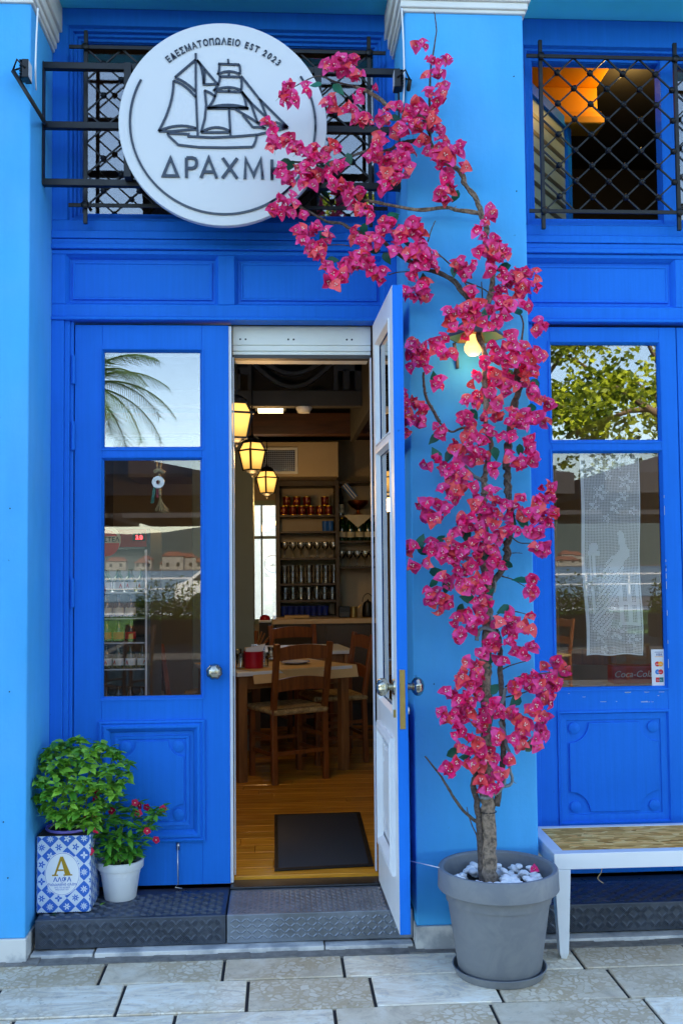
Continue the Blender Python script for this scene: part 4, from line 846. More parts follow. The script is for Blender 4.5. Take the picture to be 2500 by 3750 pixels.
mt_ = MB(); c0 = at(1785, 2972, -.634); mt_.lathe([(.0305, -.002), (.032, 0), (.0305, .002)], 16, tuple(c0)); mt_.build('cable_tie', 'black_plastic', BG)
FA = [(440,330,90),(355,350,50),(500,400,50),(360,550,55),(110,450,35),(80,530,35),(150,520,40),(215,470,35),(455,600,50),(565,650,55),(520,650,30),(665,635,55),(600,465,25),(525,510,35),(725,560,30),(880,560,50),(840,640,70),(760,710,50),(870,720,60),(800,580,25),(960,600,40),(965,640,35),(970,710,40),(880,225,35),(940,300,40),(1010,320,35),(940,400,50),(960,500,50),(1000,460,30),(985,520,35),(985,380,25),(640,790,60),(590,850,35),(640,850,60),(690,890,60),(760,830,50),(800,840,45),(700,960,70),(760,950,70),(680,1030,45),(800,930,30),(1000,780,60),(960,850,50),(1020,860,50),(1090,790,40),(1110,850,30),(1125,905,40),(1000,960,45),(1040,1030,50),(985,1050,45),(1020,1090,40),(1270,1170,40),(1230,1230,30),(15,670,35),(30,730,30),(120,790,60),(190,830,50),(280,830,60),(240,870,50),(320,850,45),(30,830,35),(70,925,40),(190,930,45),(120,970,55),(230,990,60),(290,980,45),(350,960,40),(410,920,50),(380,990,45),(365,780,25),(400,840,30),(45,1130,45),(130,1110,40),(50,1180,35),(130,1170,45),(190,1190,40),(450,1020,50),(430,1070,45),(510,1060,50),(500,1140,45),(580,1180,50),(850,1240,35),(690,1240,40)]
FB = [(90,250,45),(190,220,45),(130,300,55),(220,310,40),(250,250,35),(180,370,50),(230,430,40),(260,490,50),(290,530,30),(340,510,45),(400,240,50),(430,290,40),(480,300,50),(530,310,35),(400,430,60),(360,430,40),(440,380,50),(480,420,45),(550,490,45),(500,470,30),(570,210,50),(640,280,45),(610,195,30),(740,230,60),(690,250,40),(780,240,35),(650,355,40),(700,350,35),(800,310,40),(760,370,60),(820,390,60),(860,430,30),(780,420,40),(730,450,40),(740,510,40),(710,590,35),(770,580,60),(830,610,35),(800,550,40),(1000,410,50),(1070,440,40),(1040,480,40),(1105,265,40),(1110,350,40),(1180,300,45),(1220,280,35),(1210,370,65),(1250,360,35),(1170,440,40),(1200,400,50),(1230,490,40),(1290,520,60),(1350,480,60),(1390,520,50),(1440,490,30),(1440,545,30),(1340,580,50),(1380,600,40),(1075,590,35),(1220,600,50),(1260,650,60),(1200,660,40),(1290,690,45),(1370,650,35),(960,690,50),(1010,720,50),(1060,700,50),(1110,680,50),(970,760,40),(1050,790,40),(1200,770,55),(1170,750,30),(1470,765,40),(1460,810,35),(890,850,45),(750,890,50),(830,910,50),(900,900,35),(930,940,40),(960,935,25),(740,960,45),(800,960,50),(820,1030,30),(740,1010,25),(1040,840,25),(1280,860,55),(1200,910,40),(1290,910,40),(1180,980,40),(1240,970,45),(1310,970,45),(1390,920,50),(1440,950,50),(1370,990,40),(1460,940,30),(1400,1030,50),(1420,1040,30),(1100,1090,40),(1190,1060,30),(1260,1060,55),(1300,1110,40),(1170,1110,45),(1240,1110,45),(1380,1070,35),(890,1110,45),(1410,1140,35),(1270,1165,25)]
FC = [(90,90),(100,180),(200,160),(220,210),(110,280),(135,345),(240,345),(250,255),(100,440),(720,110),(840,60),(610,180),(700,190),(890,170),(870,220),(960,100),(1200,80),(1290,150),(1350,190),(650,280),(600,340),(660,340),(750,310),(890,290),(1020,280),(1010,350),(1100,330),(1150,280),(1200,330),(1250,300),(1310,360),(1120,380),(380,390),(440,460),(660,430),(630,480),(720,480),(800,450),(860,460),(760,540),(620,560),(680,600),(770,610),(520,530),(540,600),(740,660),(660,680),(860,740),(870,790),(940,490),(1030,470),(1180,470),(1180,540),(1190,620),(1200,680),(1010,650),(1070,720),(1110,690),(290,730),(370,690),(540,700),(480,770),(450,820),(560,800),(640,830),(530,850),(590,900),(440,920),(520,940),(660,920),(480,990),(550,1020),(1300,910),(1370,900),(1290,1010),(1340,980),(1380,1020),(230,1060),(290,1040),(370,1050),(420,1100),(310,1140),(380,1170),(470,1110),(310,1200),(740,1040),(850,980),(850,1060),(700,1070),(790,1110),(960,1070),(1040,1100),(1110,1000),(1020,1150),(1090,1130),(1170,1140),(1250,1060),(1260,1140),(1190,1190),(1330,1170),(1400,1140),(1270,1220),(1340,1240),(1180,1310),(1270,1310),(620,1200),(690,1180),(560,1250),(650,1260),(790,1210),(870,1230),(770,1300),(830,1340),(740,1330),(910,1370),(520,1330),(560,1310),(1000,1270),(1060,1300),(990,1310),(900,1160)]
FD = [(150,270),(170,390),(290,390),(330,220),(330,290),(420,260),(470,210),(410,340),(470,300),(540,250),(530,360),(480,380),(620,240),(690,230),(760,240),(590,310),(640,370),(720,330),(720,390),(620,450),(680,430),(560,460),(430,530),(490,560),(570,550),(630,580),(710,510),(790,530),(720,580),(680,630),(850,260),(880,350),(930,390),(860,400),(300,650),(380,650),(440,690),(330,730),(390,760),(460,720),(760,650),(780,720),(700,700),(820,740),(730,820),(790,860),(660,890),(700,940),(640,790),(540,900),(560,1010),(590,1030),(910,910),(1010,840),(1040,890),(1120,940),(1190,860),(1160,960),(1200,530),(1180,640),(1210,640),(1320,220),(1300,280),(1250,280),(990,990),(1040,1010),(1000,1080),(830,1090),(880,1060),(900,1140),(1050,1150),(1110,1170),(1190,1130),(760,1160),(920,1220),(680,1280),(740,1320),(700,1370),(590,1370)]
FE = [(520,80),(580,120),(620,190),(570,230),(560,280),(450,170),(440,250),(350,330),(400,380),(470,370),(430,440),(500,450),(600,330),(550,420),(270,520),(320,580),(390,520),(380,570),(480,560),(560,500),(630,490),(610,590),(660,560),(690,470),(740,450),(410,700),(400,640),(500,720),(650,670),(470,810),(530,820),(610,800),(610,880),(690,840),(760,750),(780,690),(660,910),(750,940),(530,940),(320,990),(350,1020),(410,950),(600,1010),(880,920),(770,1060),(690,1120),(620,1150),(700,1190),(760,1170),(800,1030),(770,510),(850,510),(930,510),(980,560),(960,620),(1030,620),(990,690),(950,720),(900,740),(940,820),(1000,800),(1100,740),(1110,780),(1150,650),(1180,690),(1150,540),(1180,600),(1210,560),(930,280),(920,340),(960,260),(980,190),(1080,190),(1050,240),(1140,240),(1110,270),(1200,200),(1180,250),(1260,170),(1290,210),(1230,280),(1290,270),(1180,320),(1180,380),(1240,360),(1210,410),(1110,440),(1080,490),(1310,80),(1370,130),(1280,60),(1180,100)]
fl = []
for lst, ox, oy, s in ((FA, 980, 30, 1.568), (FB, 1040, 700, 1.568)):
    for x, y, r in lst:
        k = max(1, round((r/1.568/13.8)**2))
        for j in range(k):
            a = rnd.uniform(0, 6.283); q = 0 if k == 1 else rnd.uniform(.3, .75)*r
            fl.append((ox+(x+q*math.cos(a))/s, oy+(y+q*math.sin(a))/s))
for lst, ox, oy, s in ((FC, 1440, 1400, 2.376), (FD, 1440, 1900, 2.376), (FE, 1500, 2400, 2.412)):
    for x, y in lst:
        fl.append((ox+x/s, oy+y/s))
        for _q in range(rnd.choice((1, 1, 2))): fl.append((ox+(x+rnd.uniform(-32, 32))/s, oy+(y+rnd.uniform(-32, 32))/s))
fms = []
for x, y in fl:
    out = rnd.uniform(.0, .075); p = at(x, y, yd(y)-.012-out)
    if x > 1975: p = at(x, y, -.47-out*.6)
    d = Vector((rnd.gauss(0, .6), -1, rnd.gauss(.22, .55))).normalized()
    s = rnd.uniform(.60, .95)
    if 1100 < y < 1335 and 1610 < x < 1900 and math.hypot(x-1735, y-1285) > 62: p = at(x, y, -.645-out*.4)
    M = Matrix.Translation(p) @ d.to_track_quat('Z', 'Y').to_matrix().to_4x4() @ Matrix.Rotation(rnd.uniform(0, 6.28), 4, 'Z') @ Matrix.Diagonal((s, s, s, 1)); fms.append((out, M))
fms.sort(key=lambda q: -q[0]); mass = MB(); mass.rv = []
for k, (out, M) in enumerate(fms):
    me = rnd.choice(FV)
    if k < 300: obj('flower', me, BG, BG.matrix_basis @ Matrix.Identity(4) @ BG.matrix_basis.inverted() @ M)
    else:
        b0 = len(mass.v); mass.v += [tuple(M @ v.co) for v in me.vertices]; r_ = rnd.random()
        for pl_ in me.polygons: mass.face([b0+i for i in pl_.vertices], pl_.material_index); mass.rv.append((r_+me.attributes['rv'].data[pl_.index].value) % 1)
tag(mass.build('flower_mass', ['bract_magenta', 'bract_deep', 'bract_coral', 'stamen', 'green_stem'], BG, smooth=True, fix=False), kind='stuff')
tag(obj('fallen_flower', FV[0], None, Matrix.Translation(at(1952, 3185, -.70)) @ Matrix.Rotation(.9, 4, 'X') @ Matrix.Diagonal((.6, .6, .6, 1))), 'single pink flower fallen on the white pebbles', 'flower')
BL = leaf_meshes('leaf', .062, .040, 'boug_leaf', 4, .2, (.1, .5))
lv = A_((275,440),(405,465),(730,630),(55,755),(130,905),(295,925),(345,910),(465,870),(1030,985),(1075,1080),(95,890),(720,1185))+B_((630,140),(455,225),(280,395),(590,385),(220,265),(525,345),(710,305),(1255,440),(1335,685),(1160,705),(860,1070),(1155,1195),(1290,1040),(800,515),(975,460))+C_((190,310),(355,490),(370,630),(480,640),(700,280),(795,155),(1200,215),(1215,30),(885,620),(1100,595),(1120,1220),(635,1340),(1030,1215))+D_((240,190),(260,280),(410,180),(345,560),(455,600),(640,690),(830,620),(990,390),(1105,530),(575,790),(965,790),(800,310),(820,1240),(370,460))+E_((745,295),(680,45),(930,405),(390,850),(485,900),(430,520),(1060,790))
for x, y in lv:
    p = at(x, y, yd(y)-.015 if x < 1975 else -.46); d = Vector((rnd.gauss(0, .4), -1, rnd.gauss(.2, .35))).normalized(); s = rnd.uniform(.75, 1.1)
    M = Matrix.Translation(p) @ d.to_track_quat('Z', 'Y').to_matrix().to_4x4() @ Matrix.Rotation(rnd.uniform(0, 6.28), 4, 'Z') @ Matrix.Diagonal((s, s, s, 1)) @ Matrix.Translation((0, -.03, 0)); obj('leaf', rnd.choice(BL), BG, M)
# ------------------------------------------------------------------ salt tin with basil
tx0, tx1, ty0, ty1, tz0, tz1 = -.943, -.736, -.277, -.072, .1285, .427
T = thing('salt_tin', 'square blue and white patterned tin with gold letter A', 'tin', ((tx0+tx1)/2, (ty0+ty1)/2, tz0))
me = MB().box(tx0, tx1, ty0, ty1, tz0, tz1).mesh('tin_body', ['tin_print', 'soil'])
uvl = me.uv_layers.new(name='UVMap')
for p in me.polygons:
    if abs(p.normal.z) > .5: p.material_index = 1
    for li in p.loop_indices:
        v = me.vertices[me.loops[li].vertex_index].co; uvl.data[li].uv = (((v.x if abs(p.normal.y) > .5 else v.y)-tx0)/.0645+.18, (v.z-tz0)/.0645+.1)
o = obj('tin_body', me, T); md = o.modifiers.new('bevel', 'BEVEL'); md.width = .008; md.segments = 3; md.limit_method = 'ANGLE'
tc_ = (tx0+tx1)/2-.004; zc = tz1-.1485; yy = ty0-.0008
def oval(rx, rz, y, mt, name, n=40): MB().prism([(tc_+rx*math.cos(2*math.pi*k/n), zc+rz*math.sin(2*math.pi*k/n)) for k in range(n)], y, y+.0012).build(name, mt, T)
oval(.0675, .0830, yy, 'white_plastic', 'label_oval'); oval(.0650, .0800, yy-.0003, 'print_blue', 'label_ring'); oval(.0638, .0785, yy-.0006, 'white_plastic', 'label_field')
g = MB(); gx, gz, k = tc_, zc-.006, .00037
def gp(pts): g.prism([(gx+(x-405)*k, gz+(1620-y)*k) for x, y in pts], yy-.0012, yy)
gp([(384, 1425), (412, 1425), (490, 1608), (432, 1608)]); gp([(384, 1425), (398, 1462), (342, 1608), (322, 1608)]); gp([(355, 1556), (415, 1556), (420, 1572), (350, 1572)]); gp([(300, 1608), (360, 1608), (362, 1622), (300, 1622)]); gp([(418, 1608), (508, 1608), (508, 1622), (418, 1622)])
g.build('letter', 'gold_print', T)
for s, z, size, off in (('ΑΛΦΑ', -.0285, .0235, .0005), ('- με -', -.0345, .007, 0), ('θαλασσινό αλάτι', -.044, .0135, .0002), ('ΑΠΟ ΤΙΣ ΑΛΥΚΕΣ', -.0535, .0072, 0), ('ΜΕΣΟΛΟΓΓΙΟΥ', -.0615, .0072, 0)):
    put_text('lettering', s, tc_, yy-.0008, zc+z, size, .0003, 'print_blue', T, off=off)
MB().lathe([(.088, -.006), (.091, -.002), (.090, .004), (.085, .005), (.082, 0), (.075, -.02)], 40, ((tx0+tx1)/2, (ty0+ty1)/2, tz1+.006)).build('inner_pot_rim', 'lilac_plastic', T, smooth=True)
MB().lathe([(.001, .0), (.082, -.002)], 20, ((tx0+tx1)/2, (ty0+ty1)/2, tz1+.004)).build('soil_bed', 'soil', T)
def plant(root, stems, leaves, leaf_scale, stem_mat, wh=5):
    n = 0
    for base, tip, r in stems:
        mid = (base+tip)/2+Vector((rnd.uniform(-.015, .015), rnd.uniform(-.01, .01), 0)); P_ = smooth_path([base, mid, tip], 5); MB().tube(P_, [r*(1-.5*i/(len(P_)-1)) for i in range(len(P_))], 5).build('stem', stem_mat, root, smooth=True)
        yield P_
BS = thing('basil_plant', 'bushy green basil growing out of the patterned tin', 'plant', ((tx0+tx1)/2, (ty0+ty1)/2, tz1+.003))
BLM = leaf_meshes('leaf', .056, .038, 'basil_leaf', 5, .3, (.1, .9))
VLM = leaf_meshes('leaf', .055, .023, 'vinca_leaf', 4, .25, (.0, .7), pw=.85)
def whorl(root, meshes, p, up, n, s, lim):
    for j in range(n):
        a = rnd.uniform(0, 6.283); out = Vector((math.cos(a), math.sin(a), rnd.uniform(-.35, .55))).normalized()
        if p.x+out.x*.05*s < -.945 and p.y > -.42: out.x = abs(out.x)
        M = Matrix.Translation(p+out*.004) @ out.to_track_quat('Y', 'Z').to_matrix().to_4x4() @ Matrix.Rotation(rnd.uniform(-.6, .6), 4, 'Y'); q = s*rnd.uniform(.65, 1.15)
        me = rnd.choice(meshes); M = M @ Matrix.Diagonal((q, q, q, 1)); lim[0] -= 1
        if lim[0] >= 0: obj('leaf', me, root, M)
        else:
            mb = lim[1]; b0 = len(mb.v); mb.v += [tuple(M @ v.co) for v in me.vertices]; r_ = rnd.random()
            for pl_ in me.polygons: mb.face([b0+i for i in pl_.vertices]); mb.rv.append(r_)
bc = Vector(((tx0+tx1)/2, (ty0+ty1)/2, tz1+.004)); stems = []
tips = [at(x, y, yq) for x, y, yq in ((195,2740,-.22),(240,2720,-.15),(300,2715,-.20),(360,2730,-.12),(420,2760,-.17),(465,2800,-.15),(440,2840,-.22),(390,2810,-.28),(330,2760,-.30),(260,2790,-.30),(200,2800,-.30),(150,2860,-.30),(140,2920,-.28),(180,2900,-.33),(240,2880,-.35),(310,2860,-.36),(370,2880,-.34),(420,2900,-.27),(280,2950,-.37),(340,2960,-.35),(210,2980,-.33),(300,2740,-.10),(230,2750,-.10),(400,2740,-.10),(170,2770,-.17),(250,2990,-.35),(330,3000,-.33))]
for tp in tips:
    a = rnd.uniform(0, 6.28); stems.append((bc+Vector((math.cos(a)*.05, math.sin(a)*.05, 0)), tp, .0028))
lim = [300, MB()]; lim[1].rv = []
for P_ in plant(BS, stems, None, 1, 'green_stem'):
    whorl(BS, BLM, P_[-1], None, 9, .78, lim)
    whorl(BS, BLM, P_[-1]+Vector((rnd.uniform(-.03, .03), rnd.uniform(-.04, 0), rnd.uniform(-.03, .02))), None, 9, .78, lim)
    whorl(BS, BLM, P_[-2]+Vector((rnd.uniform(-.03, .03), rnd.uniform(-.04, 0), rnd.uniform(-.02, .02))), None, 10, .8, lim)
    whorl(BS, BLM, P_[-3]+Vector((rnd.uniform(-.03, .03), rnd.uniform(-.04, 0), rnd.uniform(-.02, .02))), None, 8, .8, lim)
    whorl(BS, BLM, P_[-4], None, 4, 1.0, lim)
tag(lim[1].build('leaf_mass', 'basil_leaf', BS, smooth=True, fix=False), kind='stuff')
# ------------------------------------------------------------------ white pot with periwinkle
wx, wy = -.648, -.105
W = thing('flower_pot', 'small white plastic pot standing beside the patterned tin', 'pot', (wx, wy, .1285))
MB().lathe([(.001, 0), (.0605, 0), (.063, .004), (.080, .118), (.090, .121), (.092, .124), (.093, .150), (.090, .154), (.083, .153), (.079, .10)], 48, (wx, wy, .1285)).build('pot_body', 'white_plastic', W, smooth=True, angle=35)
MB().lathe([(.001, .128), (.08, .126)], 24, (wx, wy, .1285)).build('soil_bed', 'soil', W)
V = thing('periwinkle_plant', 'small red flowering periwinkle in the white pot', 'plant', (wx, wy, .258)); vb = Vector((wx, wy, .256)); vs_ = []
vt = [at(x, y, yq) for x, y, yq in ((350,2890,-.16),(352,2960,-.2),(345,3030,-.22),(335,3110,-.24),(400,3090,-.22),(430,3060,-.2),(470,3070,-.2),(520,3090,-.16),(500,2945,-.12),(480,2960,-.16),(420,2950,-.10),(560,2985,-.12),(590,2955,-.1),(545,3030,-.15),(395,3000,-.2),(450,3010,-.2),(380,2940,-.15),(440,2920,-.1),(575,2970,-.14),(365,3060,-.2),(420,3130,-.2),(490,3110,-.17))]
for tp in vt: a = rnd.uniform(0, 6.28); vs_.append((vb+Vector((math.cos(a)*.03, math.sin(a)*.03, 0)), tp, .0022))
lim = [300, MB()]; lim[1].rv = []
for P_ in plant(V, vs_, None, 1, 'green_stem'):
    whorl(V, VLM, P_[-1], None, 8, .9, lim); whorl(V, VLM, P_[-2], None, 6, 1, lim); whorl(V, VLM, P_[-4], None, 5, 1.1, lim); whorl(V, VLM, P_[-6], None, 4, 1.1, lim)
tag(lim[1].build('leaf_mass', 'vinca_leaf', V, smooth=True, fix=False), kind='stuff')
pm = MB()
for k in range(5):
    leaf_into(pm, Matrix.Rotation(k*2*math.pi/5, 4, 'Z') @ Matrix.Rotation(.12, 4, 'X'), .0165, .017, .1, .15, m=0, pw=1.5)
pm.lathe([(.0028, .0005), (.001, .002)], 6, m=1); PM = pm.mesh('flower', ['vinca_petal', 'vinca_eye'], True)
for x, y, yq in ((352,2925,-.21),(360,2900,-.17),(355,3038,-.245),(332,3118,-.27),(495,2940,-.145),(512,2950,-.14),(508,2978,-.15),(410,2968,-.15),(540,3042,-.17),(597,2962,-.12),(538,2956,-.1),(572,3076,-.17),(318,3000,-.3),(345,2985,-.2)):
    d = Vector((rnd.gauss(0, .4), -1, rnd.gauss(.3, .3))).normalized(); obj('flower', PM, V, Matrix.Translation(at(x, y, yq)) @ d.to_track_quat('Z', 'Y').to_matrix().to_4x4() @ Matrix.Rotation(rnd.uniform(0, 6), 4, 'Z'))
fm = leaf_meshes('fallen_leaf', .035, .02, 'basil_leaf', 2)
for x, y, a, nm in ((365, 3285, .4, 'curled'), (388, 3306, 2.2, 'flat'), (205, 3350, 1.2, 'pale')):
    p = atz(x, y, .1315); tag(obj('fallen_leaf', rnd.choice(fm), None, Matrix.Translation(p) @ Matrix.Rotation(a, 4, 'Z') @ Matrix.Rotation(.1, 4, 'Y')), 'fallen green leaf lying on the dark tread plate step', 'leaf', 'fallen leaves on the dark step')
# ------------------------------------------------------------------ interior shell
FZ = .152
fl_ = MB().box(-2.9, 2.93, .055, 4.9, .0, .10).build('interior_floor', 'dark_wood'); tag(fl_, kind='structure')
tag(MB().box(-2.9, 2.93, .12, 4.6, 3.87, 3.95).build('interior_ceiling', 'int_dark'), kind='structure')
def wallbox(name, mt, *b): tag(MB().box(*b).build(name, mt), kind='structure')
wallbox('interior_wall_left', 'int_wall', -1.55, -1.43, .31, 4.6, .0, 3.87); wallbox('interior_wall_right', 'int_wall', 2.46, 2.58, .31, 4.6, .0, 3.87)
# back wall with a window opening x -.30..-.04
bw = MB(); wx0, wx1, wz0, wz1 = -.27, .03, .96, 2.03
bw.box(-2.9, wx0, 4.6, 4.75, 0, 3.87); bw.box(wx1, 2.93, 4.6, 4.75, 0, 3.87); bw.box(wx0, wx1, 4.6, 4.75, 0, wz0); bw.box(wx0, wx1, 4.6, 4.75, wz1, 3.87); tag(bw.build('interior_wall_back', 'cream'), kind='structure')
tag(MB().box(-3.1, 3.1, 4.78, 4.95, 2.6, 12.5).build('back_upper_wall', 'plaster_white'), kind='structure')
# floorboards
bxs = MB
def board(x0, x1, y0, y1):
    o = obj('floorboard', MB().box(-(x1-x0)/2, (x1-x0)/2, -(y1-y0)/2, (y1-y0)/2, -.03, 0).mesh('floorboard', 'floor_wood'), fl_, Matrix.Translation(((x0+x1)/2, (y0+y1)/2, FZ+rnd.uniform(-.0006, .0006))))
    md = o.modifiers.new('bevel', 'BEVEL'); md.width = .0015; md.segments = 1
y = .058; k = 0
while y < 4.4:
    x = -1.43-rnd.uniform(0, .6)
    while x < 2.46:
        ln = rnd.uniform(.5, 1.1) if y < 1.4 else 1.6
        board(max(x, -1.43), min(x+ln-.002, 2.46), y, y+(.118 if k else .11)); x += ln
    y += .12; k += 1
# ------------------------------------------------------------------ hanging lanterns
def lantern():
    t = thing('hanging_lantern', 'x', 'lantern'); H = .175
    m = MB()
    hw = lambda z: .1
    a_, b_, c_ = .036, .053, .036
    for sx, sy in ((-1, -1), (1, -1), (1, 1), (-1, 1)):
        m.bar((sx*a_, sy*a_, 0), (sx*b_, sy*b_, .112), .009); m.bar((sx*b_, sy*b_, .112), (sx*c_, sy*c_, .160), .009)
    for z, h in ((0, a_+.001), (.112, b_+.007), (.160, c_+.002)):
        for a, b in (((-h, -h), (h, -h)), ((h, -h), (h, h)), ((h, h), (-h, h)), ((-h, h), (-h, -h))): m.bar((*a, z), (*b, z), .010, .009)
    m.lathe([(.054, .160), (.046, .178), (.026, .192), (.008, .200), (.006, .215), (.001, .22)], 12); m.lathe([(.042, -.003), (.03, -.012), (.012, -.02), (.008, -.032), (.001, -.042)], 10); m.build('lantern_frame', 'black_iron', t)
    g = MB(); e_ = .0005
    for a in range(4):
        c, s = math.cos(a*math.pi/2), math.sin(a*math.pi/2); r = lambda x, y, z: (c*x-s*y, s*x+c*y, z)
        g.quad(r(-a_, -a_-e_, .003), r(a_, -a_-e_, .003), r(b_, -b_-e_, .110), r(-b_, -b_-e_, .110)); g.quad(r(-b_, -b_-e_, .114), r(b_, -b_-e_, .114), r(c_, -c_-e_, .158), r(-c_, -c_-e_, .158))
    g.build('lantern_pane', 'lantern_glass', t)
    return t
lt = lantern(); lanM = []
lmat = MATS['lantern_glass']; nt = lmat.node_tree; b = nt.nodes['Principled BSDF']
tc = N(nt, 'ShaderNodeTexCoord'); vm = N(nt, 'ShaderNodeVectorMath', operation='DISTANCE'); vm.inputs[1].default_value = (0, 0, .10); nt.links.new(tc.outputs['Object'], vm.inputs[0])
mr = N(nt, 'ShaderNodeMapRange'); mr.inputs[1].default_value = .055; mr.inputs[2].default_value = .11; mr.inputs[3].default_value = .36; mr.inputs[4].default_value = .085; nt.links.new(vm.outputs['Value'], mr.inputs[0]); nt.links.new(mr.outputs[0], b.inputs['Emission Strength'])
for k, (px, pyt, pyb, Y, lab) in enumerate(((867, 1458, 1605, .30, 'lit amber glass lantern hung closest to the door, cut by the closed leaf'), (924, 1604, 1722, 1.5, 'lit amber glass lantern hanging between the two other lanterns'), (978, 1708, 1806, 3.1, 'lit amber glass lantern hanging deepest in the room before the shelves'))):
    p = at(px, pyb, Y); p.x = max(p.x, -.30); o = lt if k == 0 else copy_tree(lt, Matrix.Identity(4)); M = Matrix.Translation(p) @ Matrix.Rotation(R(38 if k else 20), 4, 'Z'); o.matrix_basis = M
    tag(o, lab, 'lantern', 'amber lanterns hanging indoors')
    c = MB().tube([(0, 0, .21), (0, 0, min(3.86, 3.86)-p.z)], .004, 6).mesh('chain', 'black_iron'); ch_ = bpy.data.objects.new('chain', c); col.objects.link(ch_); ch_.parent = o
    l = bpy.data.lights.new('lantern_light', 'POINT'); l.energy = (.85, .7, .35)[k]; l.color = (1, .60, .24); l.shadow_soft_size = .05; lo = bpy.data.objects.new('lantern_light', l); col.objects.link(lo); lo.parent = o; lo.location = (0, 0, -.09)
# ------------------------------------------------------------------ overhead woodwork
FW = thing('fretwork_panel', 'dark carved overhead panel with curved wooden slats above the room', 'panel', (.13, 1.6, 2.48))
m = MB(); m.box(-.9, 1.3, 1.58, 1.66, 2.39, 2.482); m.build('beam', 'grey_wood', FW, bevel=.004)
m = MB(); m.box(-.9, 1.3, 1.60, 1.64, 2.69, 2.76); m.build('top_rail', 'grey_wood', FW)
for x in (-.165, .338, .98): MB().box(x-.012, x+.012, 1.595, 1.64, 2.483, 2.69).build('upright', 'grey_wood', FW)
for z0, dz in ((2.655, .15), (2.715, .13), (2.765, .10)):
    pts = [(-.155+.48*i/16, z0-dz*math.sin(math.pi*i/16)) for i in range(17)]; MB().ribbon(pts, .022, 1.60, 1.63).build('curved_slat', 'grey_wood', FW)
for x, z, w_, h in ((-.22, 2.60, .05, .02), (-.24, 2.55, .02, .06), (.42, 2.62, .07, .02), (.40, 2.55, .02, .06), (.47, 2.58, .02, .10), (.52, 2.55, .03, .06)): MB().box(x-w_, x+w_, 1.60, 1.635, z-h, z+h).build('block', 'grey_wood', FW)
tag(MB().box(-1.43, 2.46, 1.70, 1.74, 2.40, 3.87).build('panel_backing', 'int_dark', FW))
sdm = at(1113, 1488, 1.6); SD = MB().lathe([(.001, 0), (.047, 0), (.047, -.012), (.040, -.022), (.034, -.034), (.001, -.036)], 24, (sdm.x, 1.62, 2.389)); tag(SD.build('smoke_detector', 'white_plastic', smooth=True, angle=35), 'round white smoke detector fixed under the dark beam', 'detector')
tag(MB().box(-1.43, 1.6, 2.78, 2.92, 2.38, 2.53).build('ceiling_beam', 'beam_wood', bevel=.005), 'brown wooden ceiling beam crossing the room behind the fretwork', 'beam')
tag(MB().box(-1.43, 2.46, 3.0, 4.6, 2.56, 2.60).build('low_ceiling', 'int_dark'), kind='structure')
lp = thing('ceiling_lamp', 'narrow warm light strip on the ceiling behind the beam', 'lamp', (-.02, 2.2, 2.45)); MB().box(-.13, .03, 2.1, 2.3, 2.455, 2.47).build('diffuser', 'lantern_core', lp); MB().box(-.15, .05, 2.08, 2.32, 2.4705, 2.50).build('housing', 'black_plastic', lp)
AC = thing('air_duct', 'cream boxed duct with white wire grille above the shelves', 'duct', (.05, 3.9, 2.18))
MB().box(-1.2, .48, 3.9, 4.58, 2.178, 2.458).build('duct_box', 'cream', AC); gm = MB(); gm.frame(-.375, .153, 2.20, 2.413, .020, 3.885, 3.899); gm.build('grille_frame', 'door_white', AC)
for k in range(30): MB().box(-.353+k*.0166, -.350+k*.0166, 3.888, 3.891, 2.222, 2.392).build('grille_wire', 'steel', AC)
for k in range(10): MB().box(-.353, .132, 3.8915, 3.894, 2.230+k*.0165, 2.233+k*.0165).build('grille_wire', 'steel', AC)
MB().box(-.354, .132, 3.895, 3.8985, 2.221, 2.392).build('grille_dark', 'black_plastic', AC)
mat('pillar_green', lin(120, 128, 118), .7, var=.06)
tag(MB().box(-.62, -.183, 3.0, 3.3, FZ, 2.56).build('pillar', 'pillar_green', bevel=.006), 'plain grey green pillar beside the back window', 'pillar')
# back window
BWn = thing('back_window', 'pale green framed window in the back wall, bright outside', 'window', ((wx0+wx1)/2, 4.6, wz0))
mat('pale_green', lin(165, 185, 165), .6, var=.04)
m = MB(); m.frame(wx0, wx1, wz0, wz1, .04, 4.58, 4.66); m.box(wx0+.04, wx1-.04, 4.60, 4.64, 1.695, 1.72); m.box(wx0+.11, wx0+.125, 4.60, 4.64, wz0+.04, wz1-.04); m.build('window_frame', 'pale_green', BWn); MB().box(wx0+.03, wx1-.03, 4.618, 4.622, wz0+.03, wz1-.03).build('pane', 'clear_glass', BWn)
rg = at(1000, 2065, 4.60); q = MB(); q.ribbon([(rg.x+.075*math.cos(2*math.pi*k/36), rg.z+.075*math.sin(2*math.pi*k/36)) for k in range(36)], .003, 4.599, 4.601, closed=True); q.build('round_decal', 'black_plastic', BWn); put_text('lettering', 'HM', rg.x-.005, 4.599, rg.z-.025, .032, .0005, 'black_plastic', BWn)
# a sunlit courtyard wall beyond the back window
tag(MB().box(-4, 4, 9.5, 9.7, -.2, 2.6).build('courtyard_wall', 'plaster_white'), 'white rendered wall of the yard outside the back window', 'wall')
